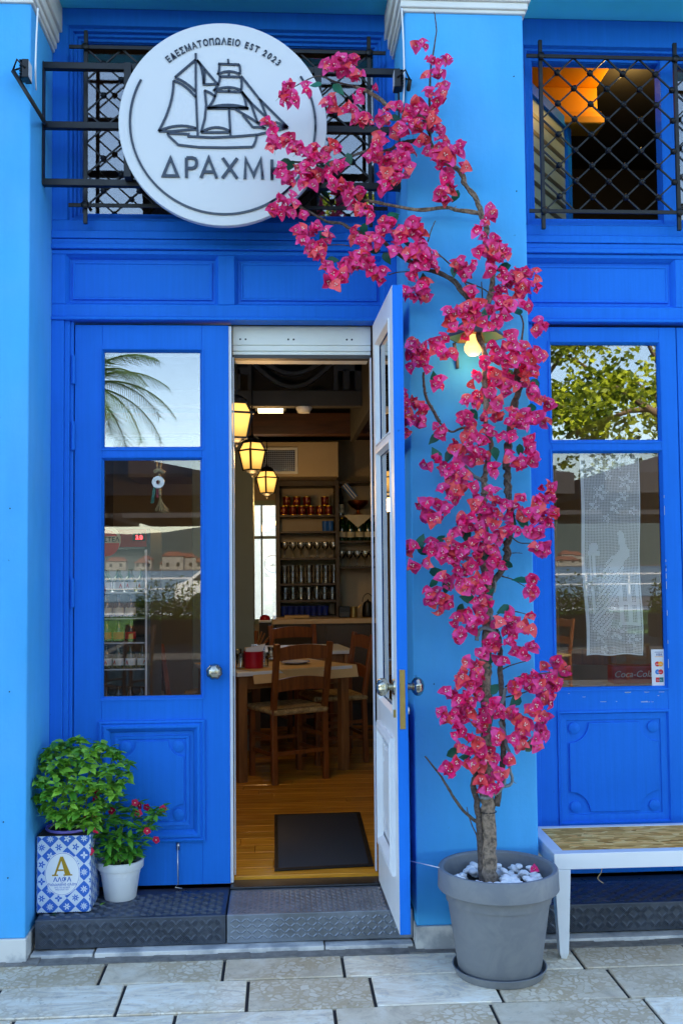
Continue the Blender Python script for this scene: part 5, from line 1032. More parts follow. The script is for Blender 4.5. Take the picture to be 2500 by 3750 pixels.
# ------------------------------------------------------------------ counter and shelves
CT = thing('counter', 'brown cabinet counter with pale wooden top at the back', 'counter', (.5, 4.25, FZ))
MB().box(-.06, 1.9, 3.99, 4.6, .985, 1.026).build('counter_top', 'counter_top', CT, bevel=.003); MB().box(-.04, 1.9, 4.02, 4.58, .34, .984).build('cabinet_body', 'cabinet', CT); MB().box(-.03, 1.9, 4.06, 4.58, FZ, .339).build('kick_base', 'dark_wood', CT)
for x in (-.03, .38, .79, 1.2): MB().box(x, x+.40, 4.008, 4.0195, .36, .97).build('cabinet_door', 'cabinet', CT, bevel=.003); MB().lathe([(.006, 0), (.010, .012), (.001, .018)], 10, (x+.20 if x < 0 else x+.38, 4.008, .90), axis='y').build('cabinet_knob', 'brass', CT, smooth=True)
SH = thing('shelf_unit', 'tall brown shelf unit of glassware and tins on the counter', 'shelf', (.24, 4.4, 1.03)); shz = [1.885, 1.748, 1.523, 1.309, 1.170]
m = MB(); m.box(-.03, .006, 4.25, 4.58, 1.027, 2.176); m.box(.474, .505, 4.25, 4.58, 1.027, 2.176); m.box(.006, .474, 4.25, 4.58, 2.13, 2.176); m.build('shelf_case', 'cabinet', SH, bevel=.002); MB().box(.006, .474, 4.56, 4.575, 1.03, 2.13).build('shelf_back', 'cream', SH)
for z in shz+[1.035]: MB().box(.0065, .4735, 4.252, 4.559, z-.016, z).build('shelf_board', 'cabinet', SH)
SR_ = thing('wall_shelf', 'dark wall shelves of bottles and upturned wine glasses beside the shelf unit', 'shelf', (.9, 4.4, 1.4))
for z in (2.17, 1.882, 1.666, 1.447): MB().box(.506, 1.4, 4.30, 4.598, z-.016, z).build('shelf_board', 'cabinet', SR_)
def group_item(name, mesh_parts, label, cat, group, spots):
    root = thing(name, label, cat, (0, 0, 0), group)
    for pn, mb, mt, sm in mesh_parts: mb.build(pn, mt, root, smooth=sm, angle=40 if sm else False)
    first = True
    for p in spots:
        M = Matrix.Translation(p) @ Matrix.Rotation(rnd.uniform(-.6, .6), 4, 'Z')
        if len(p) > 3 or False: pass
        if first: root.matrix_basis = M; first = False
        else: copy_tree(root, M)
    return root
def px_x(cx, Y, py=1900): return at(820+cx/2.24, py, Y).x
can = [('can_body', MB().lathe([(.001, 0), (.033, 0), (.034, .003), (.033, .006), (.033, .072), (.034, .075), (.033, .078), (.001, .077)], 20), ['red_tin'], True), ('can_rim', MB().lathe([(.0345, 0), (.0345, .006)], 20).lathe([(.0345, .072), (.0345, .078)], 20), ['gold'], True), ('can_label', MB().lathe([(.0336, .03), (.0336, .05)], 8), ['gold'], True)]
group_item('food_can', can, 'small red and gold tin can stacked on the top shelf', 'can', 'red cans on the top shelf', [Vector((px_x(x, 4.32), 4.32, 1.886)) for x in (490, 565, 640, 715, 787, 858)]+[Vector((px_x(x, 4.32), 4.32, 1.965)) for x in (515, 597, 680, 828)])
tum = [('tumbler_body', MB().lathe([(.001, .002), (.024, .002), (.029, .046), (.0295, .052), (.027, .050), (.022, .006), (.001, .005)], 14), ['clear_glass'], True)]
group_item('tumbler', tum, 'clear glass tumbler stacked on the middle shelf', 'glass', 'stacked tumblers on the shelf unit', [Vector((px_x(495+67*i, 4.31), 4.31, 1.310+.050*j)) for i in range(7) for j in range(3)])
group_item('tumbler', tum, 'clear small tumbler stacked two high on the lower shelf', 'glass', 'stacked small tumblers on the lower shelf', [Vector((px_x(500+64*i, 4.31), 4.31, 1.171+.053*j)) for i in range(7) for j in range(2)])
bt = [('tumbler_body', MB().lathe([(.001, .002), (.024, .002), (.027, .08), (.027, .083), (.025, .08), (.022, .006), (.001, .005)], 14), ['blue_glass'], True)]
group_item('blue_glass', bt, 'dark blue drinking glass on the bottom shelf', 'glass', 'blue glasses on the bottom shelf', [Vector((px_x(490+48*i, 4.31), 4.31, 1.036)) for i in range(8)])
group_item('blue_mug', [('mug_body', MB().lathe([(.001, 0), (.026, 0), (.028, .085), (.025, .085), (.023, .006), (.001, .006)], 16), ['print_blue'], True)], 'bright blue beer mug at the end of the second shelf', 'mug', 'blue mugs on the second shelf', [Vector((px_x(x, 4.31), 4.31, 1.749)) for x in (830, 872)])
wg = [('goblet', MB().lathe([(.001, 0), (.030, 0), (.028, .003), (.004, .006), (.0035, .055), (.010, .065), (.028, .085), (.034, .105), (.030, .135), (.028, .134), (.032, .105), (.026, .088), (.001, .066)], 16), ['clear_glass'], True)]
group_item('wine_glass', wg, 'clear stemmed wine glass standing on the third shelf', 'glass', 'wine glasses on the third shelf', [Vector((px_x(497+66*i, 4.31), 4.31, 1.524)) for i in range(7)])
w2 = group_item('wine_glass', wg, 'clear stemmed wine glass on the wall shelf below the bottles', 'glass', 'wine glasses on the wall shelf', [Vector((.53+.066*i, 4.36, 1.448)) for i in range(6)])
wb = [('bottle_body', MB().lathe([(.001, 0), (.034, 0), (.036, .006), (.036, .13), (.030, .155), (.014, .18), (.0125, .215), (.014, .222), (.001, .222)], 16), ['bottle_green'], True), ('bottle_label', MB().lathe([(.0365, .03), (.0365, .075)], 16), ['label_cream'], True), ('bottle_foil', MB().lathe([(.0150, .185), (.0145, .223), (.001, .224)], 12), ['gold'], True)]
group_item('wine_bottle', wb, 'dark wine bottle with cream label on the wall shelf', 'bottle', 'wine bottles on the wall shelf', [Vector((.535+.075*i, 4.36+.02*(i % 2), 1.667)) for i in range(8)])
tb = thing('wine_bottle', 'tall dark bottle with white letters beside the flag', 'bottle', (.525, 4.36, 1.883)); MB().lathe([(.001, 0), (.028, 0), (.028, .15), (.012, .185), (.012, .235), (.001, .235)], 16, (.525, 4.36, 1.883)).build('bottle_body', 'bottle_dark', tb, smooth=True, angle=40); MB().lathe([(.0285, .02), (.0285, .095)], 16, (.525, 4.36, 1.883)).build('bottle_label', 'label_cream', tb, smooth=True); put_text('lettering', 'ΙΙΜΑ', .525, 4.330, 1.93, .026, .0004, 'black_plastic', tb)
# flag, vessel, lace doily
FG = thing('flag', 'small blue and white striped flag stuck among the bottles', 'flag', (.60, 4.33, 1.95)); Mf = Matrix.Translation((.60, 4.32, 2.09)) @ Matrix.Rotation(R(50), 4, 'Y')
for k in range(5):
    m = MB(); m.quad((-.075, 0, .011*k-.027), (.075, .01, .011*k-.027), (.075, .01, .011*k-.016), (-.075, 0, .011*k-.016)); m.v = [tuple(Mf @ Vector(v)) for v in m.v]; m.build('stripe', 'print_blue' if k % 2 == 0 else 'sign_white', FG)
MB().tube([tuple(Mf @ Vector((-.078, .003, -.12))), tuple(Mf @ Vector((-.078, .003, .05)))], .003, 6).build('flag_staff', 'gold', FG)
VS = thing('copper_vessel', 'dark copper bowl stand on the top wall shelf', 'vessel', (.66, 4.42, 1.883)); MB().lathe([(.001, 0), (.06, 0), (.05, .012), (.015, .025), (.014, .05), (.05, .07), (.085, .10), (.09, .13), (.082, .13), (.04, .08), (.001, .07)], 24, (.68, 4.43, 1.883)).build('bowl', 'copper', VS, smooth=True, angle=40)
m = MB(); m.prism([(.545, 1.884), (.80, 1.886), (.665, 1.775)], 4.288, 4.290); tag(m.build('doily', 'label_cream'), 'triangular cream lace doily hanging from the top wall shelf', 'doily')
KT = thing('coffee_kettle', 'black kettle with hoop handle on the pale counter', 'kettle', (.735, 4.2, 1.027)); MB().lathe([(.001, 0), (.045, 0), (.05, .02), (.045, .09), (.03, .125), (.008, .135), (.001, .15)], 20, (.735, 4.2, 1.027)).build('kettle_body', 'black_plastic', KT, smooth=True, angle=40); MB().tube([(.735+.045*math.cos(R(a)), 4.2, 1.15+.07*math.sin(R(a))) for a in range(0, 181, 15)], .004, 6).build('hoop_handle', 'black_plastic', KT, smooth=True)
CP = thing('coffee_pot', 'small brass pot on the pale counter beside the kettle', 'pot', (.61, 4.15, 1.027)); MB().lathe([(.001, 0), (.032, 0), (.034, .01), (.028, .06), (.033, .088), (.030, .088), (.025, .06), (.001, .01)], 20, (.61, 4.15, 1.027)).build('pot_body', 'brass', CP, smooth=True, angle=40); MB().tube([(.642, 4.15, 1.10), (.675, 4.15, 1.13)], .004, 6).build('handle', 'brass', CP)
RD = thing('radio', 'black box radio on the pale counter', 'radio', (.535, 4.2, 1.027)); MB().box(.49, .585, 4.14, 4.26, 1.027, 1.115).build('case', 'black_plastic', RD, bevel=.004); MB().box(.50, .575, 4.1385, 4.1395, 1.04, 1.07).build('front_grille', 'fridge_grey', RD)
pp = MB(); pp.box(-.03, .12, 4.03, 4.2, 1.0265, 1.032); pp.box(.04, .24, 4.05, 4.2, 1.033, 1.05); tag(pp.build('paper_stack', 'paper'), 'papers and dark folder lying on the counter end', 'papers')
BWL = thing('serving_tray', 'white tray of red napkins on the counter end', 'tray', (-.11, 4.1, 1.0)); MB().box(-.17, -.065, 3.98, 4.12, 1.0, 1.02).build('tray_base', 'plate', BWL, bevel=.005); MB().lathe([(.045, .0), (.04, .025), (.015, .04), (.001, .042)], 14, (-.12, 4.05, 1.021)).build('napkins', 'red_enamel', BWL, smooth=True); MB().box(-.165, -.07, 4.0, 4.1, FZ, .999).build('tray_stand', 'dark_wood', BWL)
# ------------------------------------------------------------------ chairs and tables
def chair(name='dining_chair'):
    t = thing(name, 'x', 'chair'); w2, d2, sh_ = .175, .165, .43
    for sx in (-1, 1):
        m = MB(); P_ = [Vector((sx*w2, -d2, 0)), Vector((sx*w2, -d2+.01, .43)), Vector((sx*w2*1.04, -d2-.055, .84))]
        for a, b in zip(P_, P_[1:]): m.bar(a, b, .034, .030, up=(0, 1, 0))
        m.build('back_post', 'chair_wood', t, bevel=.003); m = MB(); m.bar((sx*.165, d2, 0), (sx*.165, d2, .42), .032, .032); m.build('leg', 'chair_wood', t, bevel=.003)
    for z in (.15, .25):
        for sx in (-1, 1): MB().bar((sx*.168, -d2, z+.02), (sx*.165, d2, z+.02), .016, .022).build('stretcher', 'chair_wood', t)
    MB().bar((-.165, d2, .22), (.165, d2, .22), .018, .022).build('stretcher', 'chair_wood', t); MB().bar((-w2, -d2, .18), (w2, -d2, .18), .018, .022).build('stretcher', 'chair_wood', t)
    for z, y, h in ((.775, -d2-.043, .075), (.585, -d2-.012, .07)):
        m = MB(); n = 10; top = [(-w2*1.02+2*w2*1.02*i/n, z+h/2+.018*math.sin(math.pi*i/n)) for i in range(n+1)]; bot = [(w2*1.02-2*w2*1.02*i/n, z-h/2+.008*math.sin(math.pi*i/n)) for i in range(n+1)]; m.prism(top+bot, y-.010, y+.010); m.build('back_rail', 'chair_wood', t)
    s = MB(); s.tube([(-.18, -.165, .425), (.18, -.165, .425)], .018, 8); s.tube([(-.18, .175, .43), (.18, .175, .43)], .019, 8); s.tube([(-.18, -.165, .43), (-.18, .175, .43)], .018, 8); s.tube([(.18, -.165, .43), (.18, .175, .43)], .018, 8)
    i = s.vs([(-.18, -.165, .445), (.18, -.165, .445), (.18, .175, .449), (-.18, .175, .449), (0, 0, .437)])
    for a in range(4): s.face((i+a, i+(a+1) % 4, i+4))
    s.build('rush_seat', 'rush', t, smooth=True, angle=50); return t
c0 = chair(); G = 'rush seated wooden chairs'
def placeat(o, x, y, a, lab): o.matrix_basis = Matrix.Translation((x, y, FZ)) @ Matrix.Rotation(R(a), 4, 'Z'); tag(o, lab, 'chair', G)
placeat(c0, .045, 2.07, 27, 'wooden rush seated chair with its back to the doorway')
for x, y, a, lab in ((.36, 2.62, 105, 'wooden rush seated chair at the right end of the table'), (.17, 3.55, 200, 'wooden rush seated chair pulled to the far table by the counter'), (-.42, 2.95, 160, 'wooden rush seated chair on the far side of the table, by the pillar'), (-.62, 2.2, -60, 'wooden rush seated chair at the table end hidden by the closed leaf'), (1.66, 1.05, 180, 'wooden chair seen through the right window below the lace')):
    placeat(copy_tree(c0, Matrix.Identity(4)), x, y, a, lab)
def table(name, label, loc, ang, w_, d_, h, paper=True):
    t = thing(name, label, 'table'); MB().box(-w_/2, w_/2, -d_/2, d_/2, h-.026, h).build('tabletop', 'table_white', t, bevel=.003)
    m = MB(); m.frame(-w_/2+.05, w_/2-.05, 0, 1, .001, 0, .001); a = MB(); a.box(-w_/2+.05, w_/2-.05, -d_/2+.05, -d_/2+.072, h-.11, h-.0265); a.box(-w_/2+.05, w_/2-.05, d_/2-.072, d_/2-.05, h-.11, h-.0265); a.box(-w_/2+.05, -w_/2+.072, -d_/2+.073, d_/2-.073, h-.11, h-.0265); a.box(w_/2-.072, w_/2-.05, -d_/2+.073, d_/2-.073, h-.11, h-.0265); a.build('apron', 'table_wood', t)
    for sx in (-1, 1):
        for sy in (-1, 1): x, y = sx*(w_/2-.045), sy*(d_/2-.045); MB().box(x-.028, x+.028, y-.028, y+.028, 0, h-.0266).build('leg', 'table_wood', t, bevel=.003)
    M = Matrix.Translation(loc) @ Matrix.Rotation(R(ang), 4, 'Z'); t.matrix_basis = M; return M
TM = table('dining_table', 'white topped wooden table covered with brown paper inside the doorway', (-.05, 2.38, FZ), 26, .80, .70, .665)
pc = MB(); n = 14
def cloth(u, v):
    x, y = -.37+.74*u+.02, -.40+.78*v; z = .668
    if y < -.352: z -= (-.352-y)*1.6; y = -.356-(-.352-y)*.15
    return (x*math.cos(.14)-y*math.sin(.14), x*math.sin(.14)+y*math.cos(.14) if False else y, z+.001*math.sin(9*u+5*v))
g0 = pc.vs([cloth(i/n, j/n) for j in range(n+1) for i in range(n+1)])
for j in range(n):
    for i in range(n): pc.face((g0+j*(n+1)+i, g0+j*(n+1)+i+1, g0+(j+1)*(n+1)+i+1, g0+(j+1)*(n+1)+i))
pc.prism([(-.12, .665), (.22, .665), (.02, .56)], -.3545, -.3525)
po_ = pc.build('paper_cover', 'paper', smooth=False, fix=False); po_.matrix_basis = TM; tag(po_, 'brown paper cover draped over the white topped table', 'paper cover')
table('dining_table', 'dark wooden table set with plates before the counter', (.12, 3.25, FZ), 8, .75, .62, .70); table('dining_table', 'table behind the right window pane', (1.75, .62, FZ), 0, .8, .6, .70)
tz = FZ+.670
def onT(x, y, z=0): return Vector((x, y, tz+z))
RB = thing('cutlery_bucket', 'red enamel bucket with paper and cutlery on the table', 'bucket', onT(-.16, 2.12)); p = Vector((-.165, 2.13, tz)); MB().lathe([(.001, 0), (.060, 0), (.064, .10), (.065, .104), (.062, .104), (.058, .006), (.001, .005)], 28, p).build('bucket_body', 'red_enamel', RB, smooth=True, angle=40)
m = MB(); m.prism([(p.x-.05, tz+.10), (p.x+.055, tz+.10), (p.x+.075, tz+.15), (p.x+.02, tz+.135), (p.x-.045, tz+.125)], p.y-.02, p.y+.03); m.build('napkin', 'plate', RB); MB().bar((p.x-.055, p.y, tz+.122), (p.x+.0, p.y, tz+.122), .012).build('knife_handle', 'counter_top', RB); MB().tube([(p.x-.02, p.y+.01, tz+.08), (p.x+.09, p.y+.02, tz+.165)], .005, 6).build('fork', 'copper', RB)
CTn = thing('cutlery_tin', 'small blue and white patterned tin holding cutlery on the table', 'tin', (-.13, 2.5, tz)); me = MB().box(-.19, -.10, 2.47, 2.56, tz, tz+.115).mesh('tin_body', 'tin_print'); uvl = me.uv_layers.new(name='UVMap')
for pg in me.polygons:
    for li in pg.loop_indices: v = me.vertices[me.loops[li].vertex_index].co; uvl.data[li].uv = ((v.x+v.y)/.030, v.z/.030)
obj('tin_body', me, CTn); MB().tube([(-.14, 2.51, tz+.1), (-.10, 2.52, tz+.19)], .006, 6).tube([(-.15, 2.52, tz+.1), (-.12, 2.5, tz+.2)], .006, 6).tube([(-.13, 2.5, tz+.1), (-.07, 2.49, tz+.17)], .005, 6).build('cutlery', 'table_wood', CTn)
group_item('tumbler', [('tumbler_body', MB().lathe([(.001, .003), (.026, .003), (.033, .085), (.033, .09), (.031, .088), (.024, .010), (.001, .009)], 16), ['clear_glass'], True)], 'clear ribbed water tumbler standing on the papered table', 'glass', 'water tumblers on the table', [onT(-.245, 2.12), onT(-.225, 2.17), onT(-.10, 2.2), onT(-.02, 2.55), onT(-.05, 2.62), onT(-.28, 2.5)])
pm2 = MB().lathe([(.001, .003), (.06, .003), (.095, .014), (.093, .017), (.058, .007), (.001, .006)], 32); pr = MB().lathe([(.0955, .0138), (.092, .0178), (.088, .0165)], 32)
group_item('plate', [('plate_body', pm2, ['plate'], True), ('plate_band', pr, ['plate_rim'], True)], 'pale plate with blue rim laid on the papered table', 'plate', 'plates on the papered table', [onT(.10, 2.35), onT(.0, 2.62)])
pm3 = [('plate_body', MB().lathe([(.001, .003), (.06, .003), (.095, .014), (.093, .017), (.058, .007), (.001, .006)], 32), ['plate'], True)]
group_item('plate', pm3, 'pale plate on the far table before the counter', 'plate', 'plates on the far table', [Vector((.0, 3.2, FZ+.701)), Vector((.22, 3.3, FZ+.701))]); group_item('plate', pm3, 'pale plate on the table behind the right window', 'plate', 'plates behind the right window', [Vector((1.5, .62, FZ+.701)), Vector((1.45, .42, FZ+.701))])
NB = thing('napkin_box', 'dark red napkin box with white script behind the right window', 'box', (1.78, .75, FZ+.701)); MB().box(1.66, 1.90, .70, .80, FZ+.701, FZ+.79).build('box_body', 'red_enamel', NB, bevel=.006); put_text('lettering', 'Coca-Cola', 1.76, .6985, FZ+.735, .045, .0005, 'sign_white', NB, shear=.25)
# ------------------------------------------------------------------ drinks fridge behind the left door
FR = thing('drinks_fridge', 'dark drinks fridge with red beer header seen through the closed leaf', 'fridge', (-.85, 1.3, FZ)); fx0, fx1, fy = -1.30, -.665, 1.0
m = MB(); m.box(fx0, fx0+.03, fy, fy+.5, FZ, 1.66); m.box(fx1-.03, fx1, fy, fy+.5, FZ, 1.66); m.box(fx0+.03, fx1-.03, fy+.46, fy+.5, FZ, 1.66); m.box(fx0+.03, fx1-.03, fy, fy+.459, FZ, .42); m.box(fx0+.03, fx1-.03, fy, fy+.459, 1.56, 1.66); m.build('fridge_case', 'fridge_grey', FR, bevel=.004)
MB().box(fx0+.005, fx1-.02, fy-.010, fy-.0005, 1.565, 1.655).build('header', 'fridge_red', FR); MB().lathe([(.075, 0), (.075, .003), (.001, .003)], 28, (-.89, fy-.0105, 1.60), axis='y').build('header_badge', 'label_cream', FR); MB().lathe([(.068, 0), (.068, .0015), (.001, .0015)], 28, (-.89, fy-.0137, 1.585), axis='y').build('badge_field', 'card_red', FR); MB().box(-.965, -.815, fy-.0162, fy-.0153, 1.585, 1.62).build('badge_band', 'label_cream', FR); put_text('lettering', 'ΑΜΣΤΕΛ', -.888, fy-.0165, 1.592, .032, .0005, 'bottle_green', FR, off=.0006)
MB().box(-.755, -.69, fy-.014, fy-.0105, 1.595, 1.635).build('display', 'black_plastic', FR); put_text('lettering', '3.0', -.722, fy-.0145, 1.603, .030, .0005, 'led_red', FR)
for z in (1.33, 1.197, 1.071, .935, .72): MB().box(fx0+.031, fx1-.031, fy+.02, fy+.45, z-.006, z).build('shelf_wire', 'plate', FR)
for x in (-.68,): MB().box(x-.012, x-.002, fy-.004, fy-.0006, .45, 1.55).build('door_trim', 'plate', FR)
fll = bpy.data.lights.new('fridge_light', 'AREA'); fll.energy = .9; fll.shape = 'RECTANGLE'; fll.size = .5; fll.size_y = .05; fll.color = (.9, 1, .95); fo = bpy.data.objects.new('fridge_light', fll); col.objects.link(fo); fo.location = (-.98, fy+.08, 1.55); fo.parent = FR; fo.matrix_parent_inverse = FR.matrix_basis.inverted()
def beer(label_mat, glass, lab, grp, z, xs, red=False):
    parts = [('bottle_body', MB().lathe([(.001, 0), (.026, 0), (.028, .005), (.028, .06), (.022, .078), (.012, .095), (.011, .112), (.013, .114), (.013, .118), (.001, .119)], 14), [glass], True), ('bottle_label', MB().lathe([(.0284, .016), (.0284, .052)], 14), [label_mat], True)]
    if red: parts.append(('label_letter', MB().prism([(-.008, .022), (0, .046), (.008, .022), (.004, .022), (0, .036), (-.004, .022)], -.0295, -.0285), ['label_red'], False))
    root = group_item('beer_bottle', parts, lab, 'bottle', grp, [Vector((x, fy+.06, z)) for x in xs]); return root
beer('plate', 'bottle_green', 'green beer bottle with white label and red letter on the top fridge shelf', 'top shelf beer bottles', 1.331, [-.90+.062*i for i in range(4)], True); beer('label_cream', 'bottle_brown', 'brown beer bottle with pale label on the second fridge shelf', 'second shelf beer bottles', 1.198, [-.90+.062*i for i in range(3)]); beer('label_red', 'bottle_brown', 'brown beer bottle with red label on the third fridge shelf', 'third shelf beer bottles', 1.072, [-.90+.062*i for i in range(3)]); beer('plate', 'bottle_green', 'green bottle with white and red label on the fourth fridge shelf', 'fourth shelf bottles', .936, [-.90+.062*i for i in range(4)], True); beer('label_cream', 'bottle_dark', 'dark bottle with cream label on the bottom fridge shelf', 'bottom shelf bottles', .721, [-.90+.062*i for i in range(4)])
# ------------------------------------------------------------------ charm hanging behind the left pane
CH = thing('lucky_charm', 'hanging rope charm with silver coin, ribbons and tassel behind the glass', 'charm', (-.516, .06, 1.70)); y = .065
m = MB()
for s in (-1, 1): m.tube([(-.514+s*.012, y, 1.925), (-.514+s*.008, y, 1.895), (-.514, y, 1.868)], .0045, 7)
m.tube(smooth_path([(-.53, y, 1.868), (-.51, y-.012, 1.874), (-.492, y, 1.864)]), .010, 7); m.tube(smooth_path([(-.512, y, 1.86), (-.510, y, 1.80), (-.507, y, 1.765)]), .006, 7); m.build('rope', 'rope', CH, smooth=True)
MB().lathe([(.009, 0), (.026, 0), (.0275, .002), (.026, .004), (.009, .004), (.009, 0)], 32, (-.515, y-.012, 1.822), axis='y').build('coin', 'silver_coin', CH, smooth=True, angle=30)
m = MB()
for k in range(22):
    a = rnd.uniform(-.5, .9); m.tube(smooth_path([(-.508, y, 1.765), (-.508+.012*a, y+rnd.uniform(-.008, .008), 1.735), (-.508+.045*a, y+rnd.uniform(-.012, .012), 1.70+rnd.uniform(-.012, .012))], 2), .0014, 4)
m.build('tassel', 'rope', CH); MB().prism([(-.537, 1.80), (-.526, 1.80), (-.533, 1.735), (-.548, 1.732)], y-.008, y-.007).build('ribbon', 'ribbon_green', CH); MB().prism([(-.521, 1.845), (-.512, 1.845), (-.515, 1.755), (-.524, 1.755)], y-.004, y-.003).build('ribbon', 'ribbon_red', CH)
# ------------------------------------------------------------------ crochet lace panel in the right window
LC = MB(); nx, nz = 40, 132; X0, X1, Z1, Z0 = 1.319, 1.588, 1.955, 1.056
def solid(i, j):
    u, v = i/nx, j/nz
    if i in (0, nx-1) or j in (0, nz-1) or i == 1: return True
    def seg(x0, y0, x1, y1, w_):
        dx, dy = x1-x0, y1-y0; t = max(0, min(1, ((u-x0)*dx+(v-y0)*dy*12)/(dx*dx+dy*dy*12+1e-9))); return math.hypot(u-x0-t*dx, (v-y0-t*dy)*3.3) < w_
    for cx, cv, r in ((.25, .05, .10), (.62, .06, .12), (.85, .03, .1), (.30, .20, .13), (.75, .15, .14), (.20, .27, .09), (.55, .27, .12), (.85, .29, .08), (.40, .33, .08), (.25, .90, .12), (.55, .88, .14), (.80, .92, .12), (.30, .97, .08), (.45, .12, .08), (.70, .22, .09)):
        a = math.atan2((v-cv)*3.3, u-cx); d = math.hypot(u-cx, (v-cv)*3.3)
        if d < r*(.7+.4*math.cos(5*a)) and d > r*.25: return (i*7+j*3) % 5 != 0
    if seg(.66, .42, .72, .50, .06) or seg(.72, .50, .55, .56, .10) or seg(.64, .405, .66, .42, .045): return True       # bird
    if seg(.55, .56, .25, .85, .17): return (i+j) % 3 != 0 and (i*j) % 4 != 1
    if .08 < u < .28 and .49 < v < .515: return True
    if .12 < u < .25 and .515 < v < .64: return (i % 3) != 0
    if math.hypot(u-.18, (v-.47)*3.3) < .075: return True
    if .08 < u < .26 and .66 < v < .82: return (i % 5) < 2
    if .56 < u < .93 and .645 < v < .85: return (i % 6) < 3 or abs(v-.645) < .012 or abs(v-.745) < .010 or abs(v-.845) < .01
    return False
def lp_(i, j):
    u, v = i/nx, j/nz; return Vector((X0+(X1-X0)*u+.010*v*(.6-u)*2+.004*math.sin(v*9), .060+.005*math.sin(u*7+v*4)+.004*math.sin(v*13), Z1+(Z0-Z1)*v+.003*math.sin(u*11)*v))
for j in range(nz):
    for i in range(nx):
        a, b, c, d = lp_(i, j), lp_(i+1, j), lp_(i+1, j+1), lp_(i, j+1)
        if solid(i, j): LC.quad(a, d, c, b)
        else:
            t = .40; LC.quad(a, a.lerp(d, t), b.lerp(c, t), b); LC.quad(a.lerp(d, t), d, d.lerp(c, t), a.lerp(d, t).lerp(b.lerp(c, t), t))
LCo = LC.build('lace_curtain', 'lace', fix=False); tag(LCo, 'white crocheted lace panel with bird and fence hanging in the window', 'curtain')
sm_ = LCo.modifiers.new('solid', 'SOLIDIFY'); sm_.thickness = .0012
tag(MB().tube([(1.18, .06, 1.958), (1.68, .06, 1.958)], .004, 6).build('curtain_rod', 'steel'), 'thin rod carrying the white lace panel', 'rod')
# ------------------------------------------------------------------ upper right room: open casement, lit ochre ceiling, curtain
CS = thing('open_casement', 'blue casement with striped frosted glass swung open behind the right grille', 'window', (1.10, .1, 2.95)); Mc = Matrix.Translation((1.098, .10, 0)) @ Matrix.Rotation(R(54), 4, 'Z')
def cz(mb, name, mt):
    mb.v = [tuple(Mc @ Vector(v)) for v in mb.v]; mb.build(name, mt, CS)
cz(MB().frame(0, .60, 2.95, 3.66, .05, -.02, .02), 'casement_frame', 'deep_blue'); cz(MB().box(.05, .55, -.003, .003, 3.0, 3.61), 'pane', 'frosted')
for k in range(7): cz(MB().box(.05, .55, -.0055, -.0035, 3.04+k*.08, 3.062+k*.08), 'pane_stripe', 'frosted_dark')
CO = thing('ceiling_coffer', 'ochre lit ceiling moulding seen through the right grille', 'ceiling', (1.45, .4, 3.6)); m = MB(); m.box(1.16, 1.60, .13, .62, 3.835, 3.862); m.box(1.30, 1.60, .56, .62, 3.70, 3.8345); m.box(1.28, 1.61, .53, .64, 3.665, 3.6995); m.box(1.27, 1.62, .50, .66, 3.625, 3.6645); m.build('coffer_moulding', 'ochre', CO, bevel=.006)
wl_ = bpy.data.lights.new('coffer_lamp', 'POINT'); wl_.energy = .7; wl_.color = (1, .66, .22); wl_.shadow_soft_size = .03; wo = bpy.data.objects.new('coffer_lamp', wl_); col.objects.link(wo); wo.location = (1.72, .42, 3.76); wo.parent = CO; wo.matrix_parent_inverse = CO.matrix_basis.inverted()
CD = MB(); n = 60
for i in range(n):
    xa, xb = 1.62+.9*i/n, 1.62+.9*(i+1)/n; ya, yb = 1.8+.05*math.sin(i*.55), 1.8+.05*math.sin((i+1)*.55); CD.quad((xa, ya, 2.75), (xb, yb, 2.75), (xb, yb, 3.84), (xa, ya, 3.84))
cdo = CD.build('drape', 'curtain_dark', smooth=True, fix=False); tag(cdo, 'dark folded drape hanging inside the right upper window', 'curtain')
tag(MB().box(.52, 2.46, .12, 2.6, 2.62, 2.72).build('mezzanine_floor', 'int_dark'), kind='structure')
tag(MB().box(.49, .52, .31, 2.6, 2.3, 3.87).build('mezzanine_wall', 'int_dark'), kind='structure')
# ------------------------------------------------------------------ the square behind the camera (it shows in the panes)
tag(MB().box(-60, 60, -27, -16, -.2, -.03).build('lawn', 'grass'), kind='structure'); tag(MB().box(-60, 60, -30, -27.0, -.2, -.05).build('promenade', 'marble_white'), kind='structure'); tag(MB().box(-60, 60, -41, -30.0, -.2, -.08).build('road', 'asphalt'), kind='structure')
tag(MB().box(-700, 700, -420, -44, -1.2, -.6+.45).build('sea', 'sea'), kind='structure')
h = MB(); n = 60
for i in range(n):
    xa, xb = -700+1400*i/n, -700+1400*(i+1)/n; f_ = lambda x: 32+7*math.sin(x*.012)+4*math.sin(x*.031+1); h.quad((xa, -520, -1), (xb, -520, -1), (xb, -640, f_(xb)), (xa, -640, f_(xa)))
tag(h.build('hills', 'hill'), kind='structure')
tag(MB().box(-700, 700, -700, -421, -1, .1).build('far_shore', 'ground_far'), kind='structure')
mat('roof_red', lin(120, 78, 62), .8); mat('canopy', lin(66, 66, 70), .8, var=.05); mat('house_wall', lin(150, 146, 136), .8); mat('car_white', lin(225, 226, 228), .25, coat=.5); mat('dark_window', lin(24, 28, 32), .1)
